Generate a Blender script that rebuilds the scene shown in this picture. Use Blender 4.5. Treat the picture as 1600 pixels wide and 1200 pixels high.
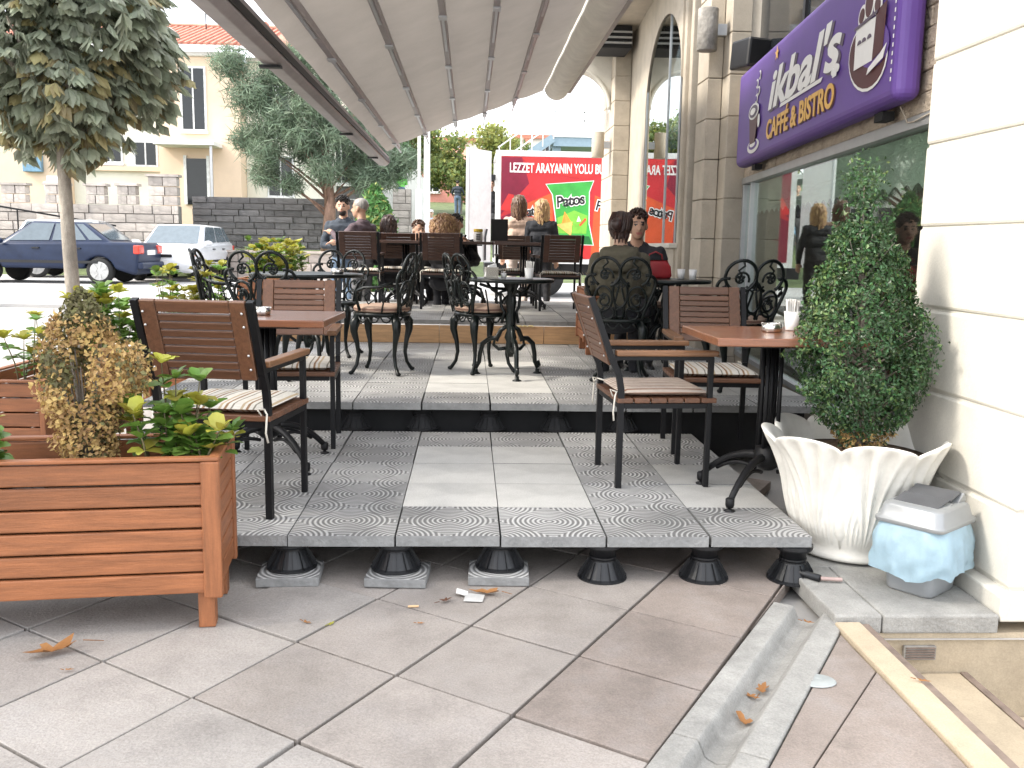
import bpy, bmesh, math, random
import numpy as np
from mathutils import Vector, Matrix, noise
random.seed(7); np.random.seed(7)
for o in list(bpy.data.objects): bpy.data.objects.remove(o)
SC = bpy.context.scene
COL = SC.collection
R = math.radians
# ---------------- camera ----------------
YAW, PITCH, ROLL, FPX = R(2.735), R(8.533), R(1.0), 1445.0
cam = bpy.data.cameras.new('camera'); camo = bpy.data.objects.new('camera', cam); COL.objects.link(camo)
F_ = Vector((math.sin(YAW)*math.cos(PITCH), math.cos(YAW)*math.cos(PITCH), -math.sin(PITCH)))
R0 = Vector((math.cos(YAW), -math.sin(YAW), 0)); U0 = R0.cross(F_)
Rv = R0*math.cos(ROLL)+U0*math.sin(ROLL); Uv = U0*math.cos(ROLL)-R0*math.sin(ROLL)
m = Matrix((Rv, Uv, -F_)).transposed().to_4x4(); m.translation = (0, 0, 1.30)
camo.matrix_world = m
cam.sensor_width = 36; cam.lens = 36*FPX/1600; cam.clip_start = .05; cam.clip_end = 2000
SC.camera = camo
# ---------------- light ----------------
SUN_EL, SUN_DIR = R(42), Vector((-.97, -.20, 0)).normalized()     # where the sun stands
world = bpy.data.worlds.new('World'); SC.world = world; world.use_nodes = True
wt = world.node_tree; wt.nodes.clear()
wo = wt.nodes.new('ShaderNodeOutputWorld'); bg = wt.nodes.new('ShaderNodeBackground')
sky = wt.nodes.new('ShaderNodeTexSky'); sky.sky_type = 'NISHITA'; sky.sun_disc = False
sky.sun_elevation = SUN_EL; sky.sun_rotation = math.atan2(SUN_DIR.x, SUN_DIR.y)
sky.air_density = 1.0; sky.dust_density = 3.0; sky.ozone_density = 1.0
mix = wt.nodes.new('ShaderNodeMix'); mix.data_type = 'RGBA'; mix.inputs[0].default_value = .62
mix.inputs[7].default_value = (9.0, 9.1, 9.3, 1)               # bright thin cloud veil over the whole sky
wt.links.new(sky.outputs[0], mix.inputs[6]); wt.links.new(mix.outputs[2], bg.inputs[0])
bg.inputs[1].default_value = .148; wt.links.new(bg.outputs[0], wo.inputs[0])
sl = bpy.data.lights.new('sun', 'SUN'); sl.energy = 2.1; sl.angle = R(9); sl.color = (1, .94, .84)
so = bpy.data.objects.new('sun', sl); COL.objects.link(so)
sd = Vector((SUN_DIR.x*math.cos(SUN_EL), SUN_DIR.y*math.cos(SUN_EL), math.sin(SUN_EL)))
so.rotation_euler = sd.to_track_quat('Z', 'Y').to_euler(); so.location = sd*60
SC.view_settings.view_transform = 'Standard'; SC.view_settings.look = 'None'
SC.view_settings.exposure = 1.42; SC.view_settings.gamma = 1.0
SC.render.engine = 'CYCLES'; SC.cycles.use_adaptive_sampling = True; SC.cycles.adaptive_threshold = .025
SC.cycles.max_bounces = 5; SC.cycles.diffuse_bounces = 3; SC.cycles.glossy_bounces = 3; SC.cycles.transmission_bounces = 3; SC.cycles.transparent_max_bounces = 6; SC.cycles.caustics_reflective = False; SC.cycles.caustics_refractive = False

# ---------------- materials ----------------
def nn(nt, t, **k):
    n = nt.nodes.new(t)
    for a, b in k.items(): setattr(n, a, b)
    return n
def newmat(name):
    M = bpy.data.materials.new(name); M.use_nodes = True
    nt = M.node_tree; return M, nt, nt.nodes['Principled BSDF']
def ramp(nt, fac, stops):
    r = nn(nt, 'ShaderNodeValToRGB'); e = r.color_ramp.elements
    while len(e) < len(stops): e.new(.5)
    for i, (p, c) in enumerate(stops):
        e[i].position = p; e[i].color = (*c, 1) if len(c) == 3 else c
    nt.links.new(fac, r.inputs[0]); return r.outputs[0]
def mul(c, k): return tuple(min(1, x*k) for x in c)
def mat(name, col, rough=.6, metal=0., var=.15, scale=8., bump=0., bscale=60., stretch=(1, 1, 1), col2=None, spec=None, island=0., coat=0., objvar=0., worldco=False, speck=0., stain=0.):
    """base colour broken up by two noises, optional relief, optional per-leaf / per-object variation"""
    M, nt, b = newmat(name)
    if worldco: co = nn(nt, 'ShaderNodeNewGeometry').outputs['Position']
    else: co = nn(nt, 'ShaderNodeTexCoord').outputs['Object']
    mp = nn(nt, 'ShaderNodeMapping'); mp.inputs['Scale'].default_value = stretch; nt.links.new(co, mp.inputs[0])
    n1 = nn(nt, 'ShaderNodeTexNoise'); n1.inputs['Scale'].default_value = scale; n1.inputs['Detail'].default_value = 6
    n1.inputs['Roughness'].default_value = .65; nt.links.new(mp.outputs[0], n1.inputs['Vector'])
    c2 = col2 or mul(col, 1+1.6*var); c1 = mul(col, 1-1.6*var)
    out = ramp(nt, n1.outputs[0], [(.28, c1), (.5, col), (.74, c2)])
    if island or objvar:
        rnd = nn(nt, 'ShaderNodeNewGeometry').outputs['Random Per Island'] if island else nn(nt, 'ShaderNodeObjectInfo').outputs['Random']
        k = island or objvar
        mr = nn(nt, 'ShaderNodeMapRange'); mr.inputs[3].default_value = 1-k; mr.inputs[4].default_value = 1+k
        nt.links.new(rnd, mr.inputs[0])
        hs = nn(nt, 'ShaderNodeHueSaturation'); nt.links.new(mr.outputs[0], hs.inputs['Value']); nt.links.new(out, hs.inputs['Color'])
        if island:
            m2 = nn(nt, 'ShaderNodeMapRange'); m2.inputs[3].default_value = .5-.05*k; m2.inputs[4].default_value = .5+.04*k
            nt.links.new(rnd, m2.inputs[0]); nt.links.new(m2.outputs[0], hs.inputs['Hue'])
        out = hs.outputs[0]
    if speck or stain:
        for sc_, k, lo in ((170., speck, .42), (1.3, stain, .35)):
            if not k: continue
            ns = nn(nt, 'ShaderNodeTexNoise'); ns.inputs['Scale'].default_value = sc_; ns.inputs['Detail'].default_value = 7; ns.inputs['Roughness'].default_value = .7
            nt.links.new(co, ns.inputs['Vector']); mr2 = nn(nt, 'ShaderNodeMapRange'); mr2.inputs[1].default_value = lo-.1; mr2.inputs[2].default_value = lo+.2; mr2.inputs[3].default_value = 1-k; mr2.inputs[4].default_value = 1.0
            nt.links.new(ns.outputs[0], mr2.inputs[0]); mm = nn(nt, 'ShaderNodeMix', data_type='RGBA', blend_type='MULTIPLY'); mm.inputs[0].default_value = 1
            nt.links.new(out, mm.inputs[6]); nt.links.new(mr2.outputs[0], mm.inputs[7]); out = mm.outputs[2]
    nt.links.new(out, b.inputs['Base Color'])
    b.inputs['Roughness'].default_value = rough; b.inputs['Metallic'].default_value = metal
    if spec is not None: b.inputs['Specular IOR Level'].default_value = spec
    if coat: b.inputs['Coat Weight'].default_value = coat; b.inputs['Coat Roughness'].default_value = .08
    if bump:
        n2 = nn(nt, 'ShaderNodeTexNoise'); n2.inputs['Scale'].default_value = bscale; n2.inputs['Detail'].default_value = 5
        nt.links.new(mp.outputs[0], n2.inputs['Vector'])
        bp = nn(nt, 'ShaderNodeBump'); bp.inputs['Strength'].default_value = bump; bp.inputs['Distance'].default_value = .02
        nt.links.new(n2.outputs[0], bp.inputs['Height']); nt.links.new(bp.outputs[0], b.inputs['Normal'])
    return M
def leafmat(name, col, col2, trans=.35, island=.45, rough=.55):
    M = mat(name, col, rough, var=.2, scale=3, col2=col2, island=island)
    nt = M.node_tree; b = nt.nodes['Principled BSDF']; out = nt.nodes['Material Output']
    t = nn(nt, 'ShaderNodeBsdfTranslucent'); mx = nn(nt, 'ShaderNodeMixShader'); mx.inputs[0].default_value = trans
    src = b.inputs['Base Color'].links[0].from_socket
    nt.links.new(src, t.inputs[0]); nt.links.new(b.outputs[0], mx.inputs[1]); nt.links.new(t.outputs[0], mx.inputs[2]); nt.links.new(mx.outputs[0], out.inputs[0])
    return M
def glassmat(name, tint=(.7, .75, .73), ior=1.9, alpha=.0):
    M, nt, b = newmat(name); out = nt.nodes['Material Output']; nt.nodes.remove(b)
    t = nn(nt, 'ShaderNodeBsdfTransparent'); t.inputs[0].default_value = (*tint, 1)
    g = nn(nt, 'ShaderNodeBsdfGlossy'); g.inputs['Roughness'].default_value = .004; g.inputs[0].default_value = (.93, .97, .95, 1)
    ge = nn(nt, 'ShaderNodeNewGeometry'); dp = nn(nt, 'ShaderNodeVectorMath', operation='DOT_PRODUCT'); nt.links.new(ge.outputs['Incoming'], dp.inputs[0]); nt.links.new(ge.outputs['True Normal'], dp.inputs[1])
    def ma(op, a, b): n_ = nn(nt, 'ShaderNodeMath', operation=op); [nt.links.new(v, n_.inputs[i]) if hasattr(v, 'links') else setattr(n_.inputs[i], 'default_value', v) for i, v in enumerate((a, b))]; return n_.outputs[0]
    f0 = ((ior-1)/(ior+1))**2; fac = ma('ADD', ma('MULTIPLY', ma('POWER', ma('SUBTRACT', 1.0, ma('ABSOLUTE', dp.outputs['Value'], 0.0)), 5.0), 1-f0), f0)   # same from both faces of the pane
    mx = nn(nt, 'ShaderNodeMixShader'); nt.links.new(fac, mx.inputs[0]); nt.links.new(t.outputs[0], mx.inputs[1]); nt.links.new(g.outputs[0], mx.inputs[2])
    nt.links.new(mx.outputs[0], out.inputs[0]); return M
def clothmat(name, col, trans=.3, var=.08, rough=.85, scale=5, stretch=(1, 1, 1)):
    M = mat(name, col, rough, var=var, scale=scale, bump=.15, bscale=30, stretch=stretch)
    nt = M.node_tree; b = nt.nodes['Principled BSDF']; out = nt.nodes['Material Output']
    t = nn(nt, 'ShaderNodeBsdfTranslucent'); mx = nn(nt, 'ShaderNodeMixShader'); mx.inputs[0].default_value = trans
    nt.links.new(b.inputs['Base Color'].links[0].from_socket, t.inputs[0])
    nt.links.new(b.outputs[0], mx.inputs[1]); nt.links.new(t.outputs[0], mx.inputs[2]); nt.links.new(mx.outputs[0], out.inputs[0])
    return M
def woodmat(name, col, axis='X', rough=.5, objvar=.12, grain=.35, coat=0.):
    st = {'X': (.8, 9, 9), 'Y': (9, .8, 9), 'Z': (9, 9, .8)}[axis]
    M = mat(name, col, rough, var=grain*.55, scale=5, bump=.12, bscale=22, stretch=st, objvar=objvar, coat=coat, stain=.25, speck=.12)
    return M
def stripemat(name, cols, freq, axis=0, wob=.0):
    """woven stripes across one axis"""
    M, nt, b = newmat(name)
    tc = nn(nt, 'ShaderNodeTexCoord'); sp = nn(nt, 'ShaderNodeSeparateXYZ'); nt.links.new(tc.outputs['Object'], sp.inputs[0])
    k = nn(nt, 'ShaderNodeMath', operation='MULTIPLY'); k.inputs[1].default_value = freq; nt.links.new(sp.outputs[axis], k.inputs[0])
    fr = nn(nt, 'ShaderNodeMath', operation='FRACT'); nt.links.new(k.outputs[0], fr.inputs[0])
    r = nn(nt, 'ShaderNodeValToRGB'); r.color_ramp.interpolation = 'CONSTANT'; e = r.color_ramp.elements
    while len(e) < len(cols): e.new(.5)
    for i, (p, c) in enumerate(cols): e[i].position = p; e[i].color = (*c, 1)
    nt.links.new(fr.outputs[0], r.inputs[0])
    n1 = nn(nt, 'ShaderNodeTexNoise'); n1.inputs['Scale'].default_value = 14
    mx = nn(nt, 'ShaderNodeMix', data_type='RGBA', blend_type='MULTIPLY'); mx.inputs[0].default_value = .35
    nt.links.new(r.outputs[0], mx.inputs[6]); nt.links.new(n1.outputs[0], mx.inputs[7])
    nt.links.new(mx.outputs[2], b.inputs['Base Color']); b.inputs['Roughness'].default_value = .9
    wv = nn(nt, 'ShaderNodeTexNoise'); wv.inputs['Scale'].default_value = 220
    bp = nn(nt, 'ShaderNodeBump'); bp.inputs['Strength'].default_value = .2; nt.links.new(wv.outputs[0], bp.inputs['Height']); nt.links.new(bp.outputs[0], b.inputs['Normal'])
    return M
def tilemat():
    """cast concrete tile: raised concentric rings round the centre and the corners, worn light on top"""
    M, nt, b = newmat('ring_tile')
    tc = nn(nt, 'ShaderNodeTexCoord')
    mp = nn(nt, 'ShaderNodeMapping'); mp.inputs['Rotation'].default_value = (0, 0, R(45)); s = 1/.2857; mp.inputs['Scale'].default_value = (s, s, s)
    nt.links.new(tc.outputs['Object'], mp.inputs[0])
    v = nn(nt, 'ShaderNodeTexVoronoi'); v.voronoi_dimensions = '2D'; v.inputs['Randomness'].default_value = 0; v.inputs['Scale'].default_value = 1
    nt.links.new(mp.outputs[0], v.inputs['Vector'])
    k = nn(nt, 'ShaderNodeMath', operation='MULTIPLY'); k.inputs[1].default_value = 2*math.pi*.2857/.0205; nt.links.new(v.outputs['Distance'], k.inputs[0])
    sn = nn(nt, 'ShaderNodeMath', operation='SINE'); nt.links.new(k.outputs[0], sn.inputs[0])
    n1 = nn(nt, 'ShaderNodeTexNoise'); n1.inputs['Scale'].default_value = 2.2; n1.inputs['Detail'].default_value = 5
    pos = nn(nt, 'ShaderNodeNewGeometry'); nt.links.new(pos.outputs['Position'], n1.inputs['Vector'])
    a = nn(nt, 'ShaderNodeMath', operation='MULTIPLY_ADD'); a.inputs[1].default_value = .30; nt.links.new(sn.outputs[0], a.inputs[0])
    nt.links.new(n1.outputs[0], a.inputs[2])
    c = ramp(nt, a.outputs[0], [(.26, (.19, .188, .182)), (.50, (.35, .346, .336)), (.74, (.64, .63, .61))])
    n2 = nn(nt, 'ShaderNodeTexNoise'); n2.inputs['Scale'].default_value = 260; nt.links.new(pos.outputs['Position'], n2.inputs['Vector'])
    mx = nn(nt, 'ShaderNodeMix', data_type='RGBA', blend_type='MULTIPLY'); mx.inputs[0].default_value = .35
    nt.links.new(c, mx.inputs[6]); nt.links.new(n2.outputs[0], mx.inputs[7]); 
    hs = nn(nt, 'ShaderNodeHueSaturation'); oi = nn(nt, 'ShaderNodeObjectInfo'); mr = nn(nt, 'ShaderNodeMapRange'); mr.inputs[3].default_value = .74; mr.inputs[4].default_value = 1.12
    nt.links.new(oi.outputs['Random'], mr.inputs[0]); nt.links.new(mr.outputs[0], hs.inputs['Value']); nt.links.new(mx.outputs[2], hs.inputs['Color'])
    nt.links.new(hs.outputs[0], b.inputs['Base Color']); b.inputs['Roughness'].default_value = .75
    bp = nn(nt, 'ShaderNodeBump'); bp.inputs['Strength'].default_value = .5; bp.inputs['Distance'].default_value = .003
    nt.links.new(sn.outputs[0], bp.inputs['Height']); nt.links.new(bp.outputs[0], b.inputs['Normal'])
    return M
# ---------------- mesh building ----------------
class MB:
    def __init__(s): s.v = []; s.f = []; s.mi = []; s.cur = 0
    def add(s, vs, fs):
        o = len(s.v); s.v.extend([tuple(p) for p in vs])
        for f in fs: s.f.append([i+o for i in f]); s.mi.append(s.cur)
        return s
    def box(s, c, d, M=None):
        x, y, z = (k/2 for k in d); c = Vector(c); vs = []
        for sx, sy, sz in ((-1,-1,-1),(1,-1,-1),(1,1,-1),(-1,1,-1),(-1,-1,1),(1,-1,1),(1,1,1),(-1,1,1)):
            p = Vector((sx*x, sy*y, sz*z)); vs.append((M @ p if M else p)+c)
        return s.add(vs, [(0,3,2,1),(4,5,6,7),(0,1,5,4),(1,2,6,5),(2,3,7,6),(3,0,4,7)])
    def bx(s, x0, x1, y0, y1, z0, z1): return s.box(((x0+x1)/2, (y0+y1)/2, (z0+z1)/2), (abs(x1-x0), abs(y1-y0), abs(z1-z0)))
    def bar(s, a, b, w, h, up=(0, 0, 1)):
        a = Vector(a); b = Vector(b); d = (b-a); L = d.length; d.normalize()
        up = Vector(up); x = d.cross(up)
        if x.length < 1e-4: x = d.cross(Vector((0, 1, 0)))
        x.normalize(); z = x.cross(d)
        M = Matrix((x, d, z)).transposed()
        return s.box((a+b)/2, (w, L, h), M)
    def tube(s, pts, r, n=8, closed=False, cap=True, flat=1.0):
        P = [Vector(p) for p in pts]; N = len(P)
        rr = r if hasattr(r, '__len__') else [r]*N
        T = []
        for i in range(N):
            if closed: t = P[(i+1) % N]-P[i-1]
            else: t = P[min(i+1, N-1)]-P[max(i-1, 0)]
            T.append(t.normalized() if t.length > 1e-9 else Vector((0, 0, 1)))
        nrm = T[0].orthogonal().normalized(); vs = []; fs = []
        for i in range(N):
            nrm = (nrm-T[i]*nrm.dot(T[i]))
            nrm = nrm.normalized() if nrm.length > 1e-6 else T[i].orthogonal().normalized()
            b = T[i].cross(nrm)
            for k in range(n):
                a = 2*math.pi*k/n; vs.append(P[i]+(nrm*math.cos(a)+b*math.sin(a)*flat)*rr[i])
        for i in range(N if closed else N-1):
            j = (i+1) % N
            for k in range(n): k2 = (k+1) % n; fs.append((i*n+k, i*n+k2, j*n+k2, j*n+k))
        if cap and not closed: fs.append(tuple(range(n))[::-1]); fs.append(tuple((N-1)*n+k for k in range(n)))
        return s.add(vs, fs)
    def lathe(s, prof, n=24, c=(0, 0, 0), cap=True, M=None):
        vs = []; fs = []; c = Vector(c)
        for (r, z) in prof:
            for k in range(n):
                a = 2*math.pi*k/n; p = Vector((r*math.cos(a), r*math.sin(a), z)); vs.append((M @ p if M else p)+c)
        for i in range(len(prof)-1):
            for k in range(n): k2 = (k+1) % n; fs.append((i*n+k, i*n+k2, (i+1)*n+k2, (i+1)*n+k))
        if cap: fs.append(tuple(range(n))[::-1]); fs.append(tuple((len(prof)-1)*n+k for k in range(n)))
        return s.add(vs, fs)
    def ext(s, poly, depth, o=(0, 0, 0), u=(1, 0, 0), v=(0, 0, 1), w=None, taper=None):
        """polygon in the (u,v) plane at o, extruded by depth along w (default u x v)"""
        o = Vector(o); u = Vector(u); v = Vector(v); w = Vector(w) if w else u.cross(v)
        n = len(poly); tp = taper or poly
        vs = [o+u*a+v*b for a, b in poly]+[o+u*a+v*b+w*depth for a, b in tp]
        fs = [tuple(range(n))[::-1], tuple(range(n, 2*n))]+[(i, (i+1) % n, n+(i+1) % n, n+i) for i in range(n)]
        return s.add(vs, fs)
    def ell(s, c, r, n=12, m=8, M=None):
        vs = [];fs = []; c = Vector(c); r = r if hasattr(r, '__len__') else (r, r, r)
        for i in range(m+1):
            t = math.pi*i/m
            for k in range(n):
                a = 2*math.pi*k/n; p = Vector((r[0]*math.sin(t)*math.cos(a), r[1]*math.sin(t)*math.sin(a), r[2]*math.cos(t))); vs.append((M @ p if M else p)+c)
        for i in range(m):
            for k in range(n): k2 = (k+1) % n; fs.append((i*n+k, (i+1)*n+k, (i+1)*n+k2, i*n+k2))
        return s.add(vs, fs)
    def mesh(s, name, mats, smooth=False):
        me = bpy.data.meshes.new(name); me.from_pydata(s.v, [], s.f)
        for k in (mats if isinstance(mats, (list, tuple)) else [mats]): me.materials.append(k)
        if isinstance(mats, (list, tuple)) and len(mats) > 1: me.polygons.foreach_set('material_index', s.mi)
        if smooth: me.polygons.foreach_set('use_smooth', [True]*len(me.polygons))
        me.validate(); me.update(); return me
    def build(s, name, mats, parent=None, smooth=False, bevel=0, segs=2, auto=None, loc=None, rot=None):
        o = mk(name, s.mesh(name, mats, smooth), parent)
        if bevel:
            b = o.modifiers.new('bevel', 'BEVEL'); b.width = bevel; b.segments = segs; b.limit_method = 'ANGLE'; b.angle_limit = R(40)
        if loc: o.location = loc
        if rot: o.rotation_euler = rot
        return o
def mk(name, me, parent=None):
    o = bpy.data.objects.new(name, me); COL.objects.link(o)
    if parent: o.parent = parent
    return o
def tag(o, label=None, cat=None, group=None, kind=None):
    if label: o['label'] = label
    if cat: o['category'] = cat
    if group: o['group'] = group
    if kind: o['kind'] = kind
    return o
def thing(name, label, cat, loc=(0, 0, 0), rz=0, group=None):
    o = bpy.data.objects.new(name, None); o.empty_display_size = .1; COL.objects.link(o)
    o.location = loc; o.rotation_euler = (0, 0, rz)
    return tag(o, label, cat, group)
KIDS = {}
def copy_tree(o, parent=None):
    c = o.copy(); COL.objects.link(c)
    if parent: c.parent = parent
    for ch in [k for k in bpy.data.objects if k.parent == o]: copy_tree(ch, c)
    return c
def dup(root, label, loc, rz=0, group=None, scale=None):
    c = copy_tree(root); c.location = loc; c.rotation_euler = (0, 0, rz); c['label'] = label
    if group: c['group'] = group
    if scale: c.scale = (scale,)*3
    return c
def struct(o): o['kind'] = 'structure'; return o
def textmesh(name, s, size, mt, parent, o, u, v, shear=0., offset=0., ext=.002, sx=1., align='LEFT', spacing=1., width=None):
    """lettering: o = lower left, u = reading direction, v = up"""
    c = bpy.data.curves.new(name, 'FONT'); c.body = s; c.size = size; c.shear = shear; c.offset = offset; c.extrude = ext; c.align_x = align; c.space_character = spacing
    c.resolution_u = 4
    t = bpy.data.objects.new('t', c); COL.objects.link(t)
    bpy.context.view_layer.update()
    me = bpy.data.meshes.new_from_object(t.evaluated_get(bpy.context.evaluated_depsgraph_get()))
    bpy.data.objects.remove(t)
    if width: xs_ = [q.co.x for q in me.vertices]; sx = width/(max(xs_)-min(xs_))
    u = Vector(u).normalized(); v = Vector(v).normalized(); w = u.cross(v)
    M = Matrix((u*sx, v, w)).transposed().to_4x4(); M.translation = Vector(o)
    me.transform(M); me.materials.clear(); me.materials.append(mt); me.name = name
    return mk(name, me, parent)
def scatter(name, mt, parent, pts, nrms, size, shape='leaf', aspect=.5, jitter=.8, fold=.15, droop=0., sizevar=.35, mats=None, pick=None):
    """many small leaf faces, each its own island"""
    n = len(pts); P = np.asarray(pts); N = np.asarray(nrms)+np.random.normal(0, jitter, (n, 3))
    N /= np.linalg.norm(N, axis=1)[:, None]+1e-9
    T = np.random.normal(0, 1, (n, 3)); T[:, 2] -= droop
    T -= N*(T*N).sum(1)[:, None]; T /= np.linalg.norm(T, axis=1)[:, None]+1e-9
    B = np.cross(N, T); S = size*(1+sizevar*np.random.uniform(-1, 1, n))[:, None]
    h = S*aspect*.5
    if shape == 'leaf':
        V = np.stack([P, P+T*S*.45+B*h+N*S*fold, P+T*S, P+T*S*.45-B*h+N*S*fold], 1).reshape(-1, 3)
        F = [(4*i, 4*i+1, 4*i+2, 4*i+3) for i in range(n)]
        F = [f for i in range(n) for f in ((4*i, 4*i+1, 4*i+2), (4*i, 4*i+2, 4*i+3))]; per = 2
    else:
        V = np.stack([P-B*h*.5, P+B*h*.5, P+T*S], 1).reshape(-1, 3); F = [(3*i, 3*i+1, 3*i+2) for i in range(n)]; per = 1
    me = bpy.data.meshes.new(name); me.from_pydata(V.tolist(), [], F)
    ms = mats or [mt]
    for k in ms: me.materials.append(k)
    if pick is not None: me.polygons.foreach_set('material_index', np.repeat(np.asarray(pick, dtype=np.int32), per))
    me.update(); return mk(name, me, parent)
# ================= shared materials =================
M = {}
M['ground'] = mat('pale_ground', (.36, .345, .325), .9, var=.12, scale=.8, bump=.2, bscale=30, worldco=True)
M['joint_dk'] = mat('dark_joint_grit', (.055, .05, .044), .95, var=.5, scale=25, worldco=True, speck=.4)
M['joint'] = mat('sandy_joint', (.13, .12, .105), .95, var=.3, scale=30, worldco=True)
M['slab'] = mat('paving_slab', (.40, .368, .338), .8, var=.12, scale=3.5, bump=.25, bscale=90, objvar=.07, worldco=True, col2=(.40, .375, .352), speck=.3, stain=.35)
M['slab_mid'] = mat('pinkish_paving_slab', (.365, .325, .292), .8, var=.13, scale=4, bump=.25, bscale=90, objvar=.07, worldco=True, col2=(.375, .34, .315), speck=.3, stain=.35)
M['slab_brown'] = mat('brown_paving_slab', (.30, .25, .217), .8, var=.15, scale=5, bump=.25, bscale=90, objvar=.08, worldco=True, col2=(.33, .29, .265), speck=.3, stain=.4)
M['asphalt'] = mat('worn_road', (.40, .39, .38), .9, var=.1, scale=.6, bump=.2, bscale=40, worldco=True)
M['grass'] = mat('grass_bank', (.10, .13, .05), .95, var=.35, scale=2.5, bump=.6, bscale=20, worldco=True)
M['concrete'] = mat('grey_concrete', (.36, .35, .325), .85, var=.14, scale=7, stain=.4, speck=.25, bump=.3, bscale=60)
M['concrete_dk'] = mat('dirty_concrete', (.28, .265, .24), .9, var=.3, scale=9, bump=.4, bscale=40)
M['cream'] = mat('cream_stone', (.47, .415, .335), .75, var=.10, scale=4, stain=.18, speck=.15, bump=.12, bscale=70, objvar=.03)
M['cream2'] = mat('cream_step_stone', (.50, .41, .29), .75, var=.1, scale=5, stain=.3, speck=.2, bump=.1, bscale=60)
M['cream_rough'] = mat('split_face_stone', (.42, .35, .27), .85, var=.18, scale=7, bump=.9, bscale=24, stretch=(1, 1, 2.2))
M['pillar'] = mat('pillar_stone', (.62, .595, .53), .7, var=.06, scale=3, stain=.10, speck=.12, bump=.08, bscale=80, objvar=.02)
M['brown_edge'] = mat('brown_edge_stone', (.20, .15, .12), .7, var=.25, scale=12)
M['tile'] = tilemat()
M['tile_plain'] = mat('plain_tile', (.53, .52, .49), .75, var=.06, scale=6, stain=.22, speck=.25, bump=.1, bscale=120, objvar=.06)
M['tile_side'] = mat('tile_edge', (.24, .24, .235), .85, var=.15, scale=14, bump=.3, bscale=60)
M['plastic'] = mat('black_plastic', (.010, .0105, .012), .45, var=.2, scale=10)
M['black'] = mat('black_board', (.012, .012, .013), .8, var=.2, scale=6)
M['steel'] = mat('black_steel', (.005, .005, .006), .5, var=.2, scale=20, spec=.3)
M['screw'] = mat('screw_steel', (.6, .6, .6), .3, metal=1)
M['iron'] = mat('green_black_iron', (.0035, .006, .0055), .34, var=.4, scale=18, bump=.15, bscale=60, spec=.32)
M['alu'] = mat('grey_aluminium', (.46, .47, .48), .4, metal=.7, var=.05)
M['white_metal'] = mat('white_metal', (.75, .75, .74), .45, var=.05)
M['glass'] = glassmat('shop_glass', (.84, .9, .87), 1.75)
M['glass_up'] = glassmat('arch_glass', (.35, .38, .38), 2.3)
M['dark_glass'] = mat('dark_glass', (.015, .018, .021), .08, var=.1, spec=.5)
M['valance_reflection'] = clothmat('pale_valance_reflection', (.78, .82, .74), .4, .06)  # pale cloth that imitates a reflection in the shop glass
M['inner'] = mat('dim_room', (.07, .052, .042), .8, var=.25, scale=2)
M['pine_board'] = woodmat('pine_board', (.50, .30, .15), 'X', .6, .05, .3)
M['purple'] = mat('purple_vinyl', (.115, .055, .27), .5, var=.05, scale=3)
M['white_print'] = mat('white_print', (.78, .77, .74), .5, var=.03)
M['yellow_print'] = mat('yellow_print', (.72, .42, .10), .5, var=.04)
M['brown_print'] = mat('brown_print', (.075, .018, .02), .5, var=.05)
M['grey_print'] = mat('grey_print', (.10, .075, .11), .5, var=.05)
# ================= ground =================
def G(x, y):
    if y < 5.5: z = -.06
    elif y < 6.5: z = -.06+.06*(y-5.5)
    elif y < 13: z = .26*(y-6.5)/6.5
    elif y < 26: z = .26
    elif y < 46: z = .26+2.4*(y-26)/20
    else: z = min(2.66+(y-46)*.09, 5.2)
    return z
gx = [-160, -90, -50, -30, -20, -14, -10, -7, -5, -3, -1, .5, 1.42, 6, 12, 20, 35, 60, 110]
gy = [-12, -4, 0, 3.04, 4.5, 5.5, 6, 6.5, 8, 10, 12, 13, 14, 18, 22, 26, 29, 32, 36, 41, 46, 60, 90, 140, 260]
mb = MB(); idx = {}
for i, x in enumerate(gx):
    for j, y in enumerate(gy):
        idx[i, j] = len(mb.v); mb.v.append((x, y, G(x, y)))
for i in range(len(gx)-1):
    for j in range(len(gy)-1):
        if gx[i] >= 1.42 and gx[i+1] <= 6 and gy[j] >= -4 and gy[j+1] <= 3.04: continue
        mb.f.append([idx[i, j], idx[i+1, j], idx[i+1, j+1], idx[i, j+1]]); mb.mi.append(0 if gy[j] < 26 else 1)
ground = struct(mb.build('ground', [M['ground'], M['grass']]))
# road crossing behind, with kerb stones
road = struct(MB().add([(-60, 14.2, .275), (40, 14.2, .275), (40, 26, .275), (-60, 26, .275)], [(0, 1, 2, 3)]).build('road', M['asphalt']))
kme = MB().bx(0, .97, 0, .16, -.1, .05).mesh('kerb', M['asphalt'])
kerb = struct(thing('kerb', None, None, (0, 14.05, .262)))
for i in range(26):
    k = mk('kerbstone', kme, kerb); k.location = (-18+i, 0, 0)
# paving slabs
def clip(poly, a, b, c):                       # keep a*x+b*y<=c
    out = []
    for i in range(len(poly)):
        p, q = poly[i], poly[(i+1) % len(poly)]
        fp, fq = a*p[0]+b*p[1]-c, a*q[0]+b*q[1]-c
        if fp <= 0: out.append(p)
        if fp*fq < 0:
            t = fp/(fp-fq); out.append((p[0]+(q[0]-p[0])*t, p[1]+(q[1]-p[1])*t))
    return out
O0, U, V = (-.783, 2.53), (.344, -.243), (.228, .374)
dd = (.533, .846); pr = (.846, -.533)          # drain direction and its right-hand side
D0 = (.455, 2.148); dc = pr[0]*D0[0]+pr[1]*D0[1]
paving = struct(thing('paving', None, None))
MB().add([(-4.2, .6, -.022), (-.53, .6, -.022), (1.18, 3.32, -.022), (1.30, 5.5, -.022), (-4.2, 5.5, -.022)], [(0, 1, 2, 3, 4)]).build('joint_bed', M['joint_dk'], paving)
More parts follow.
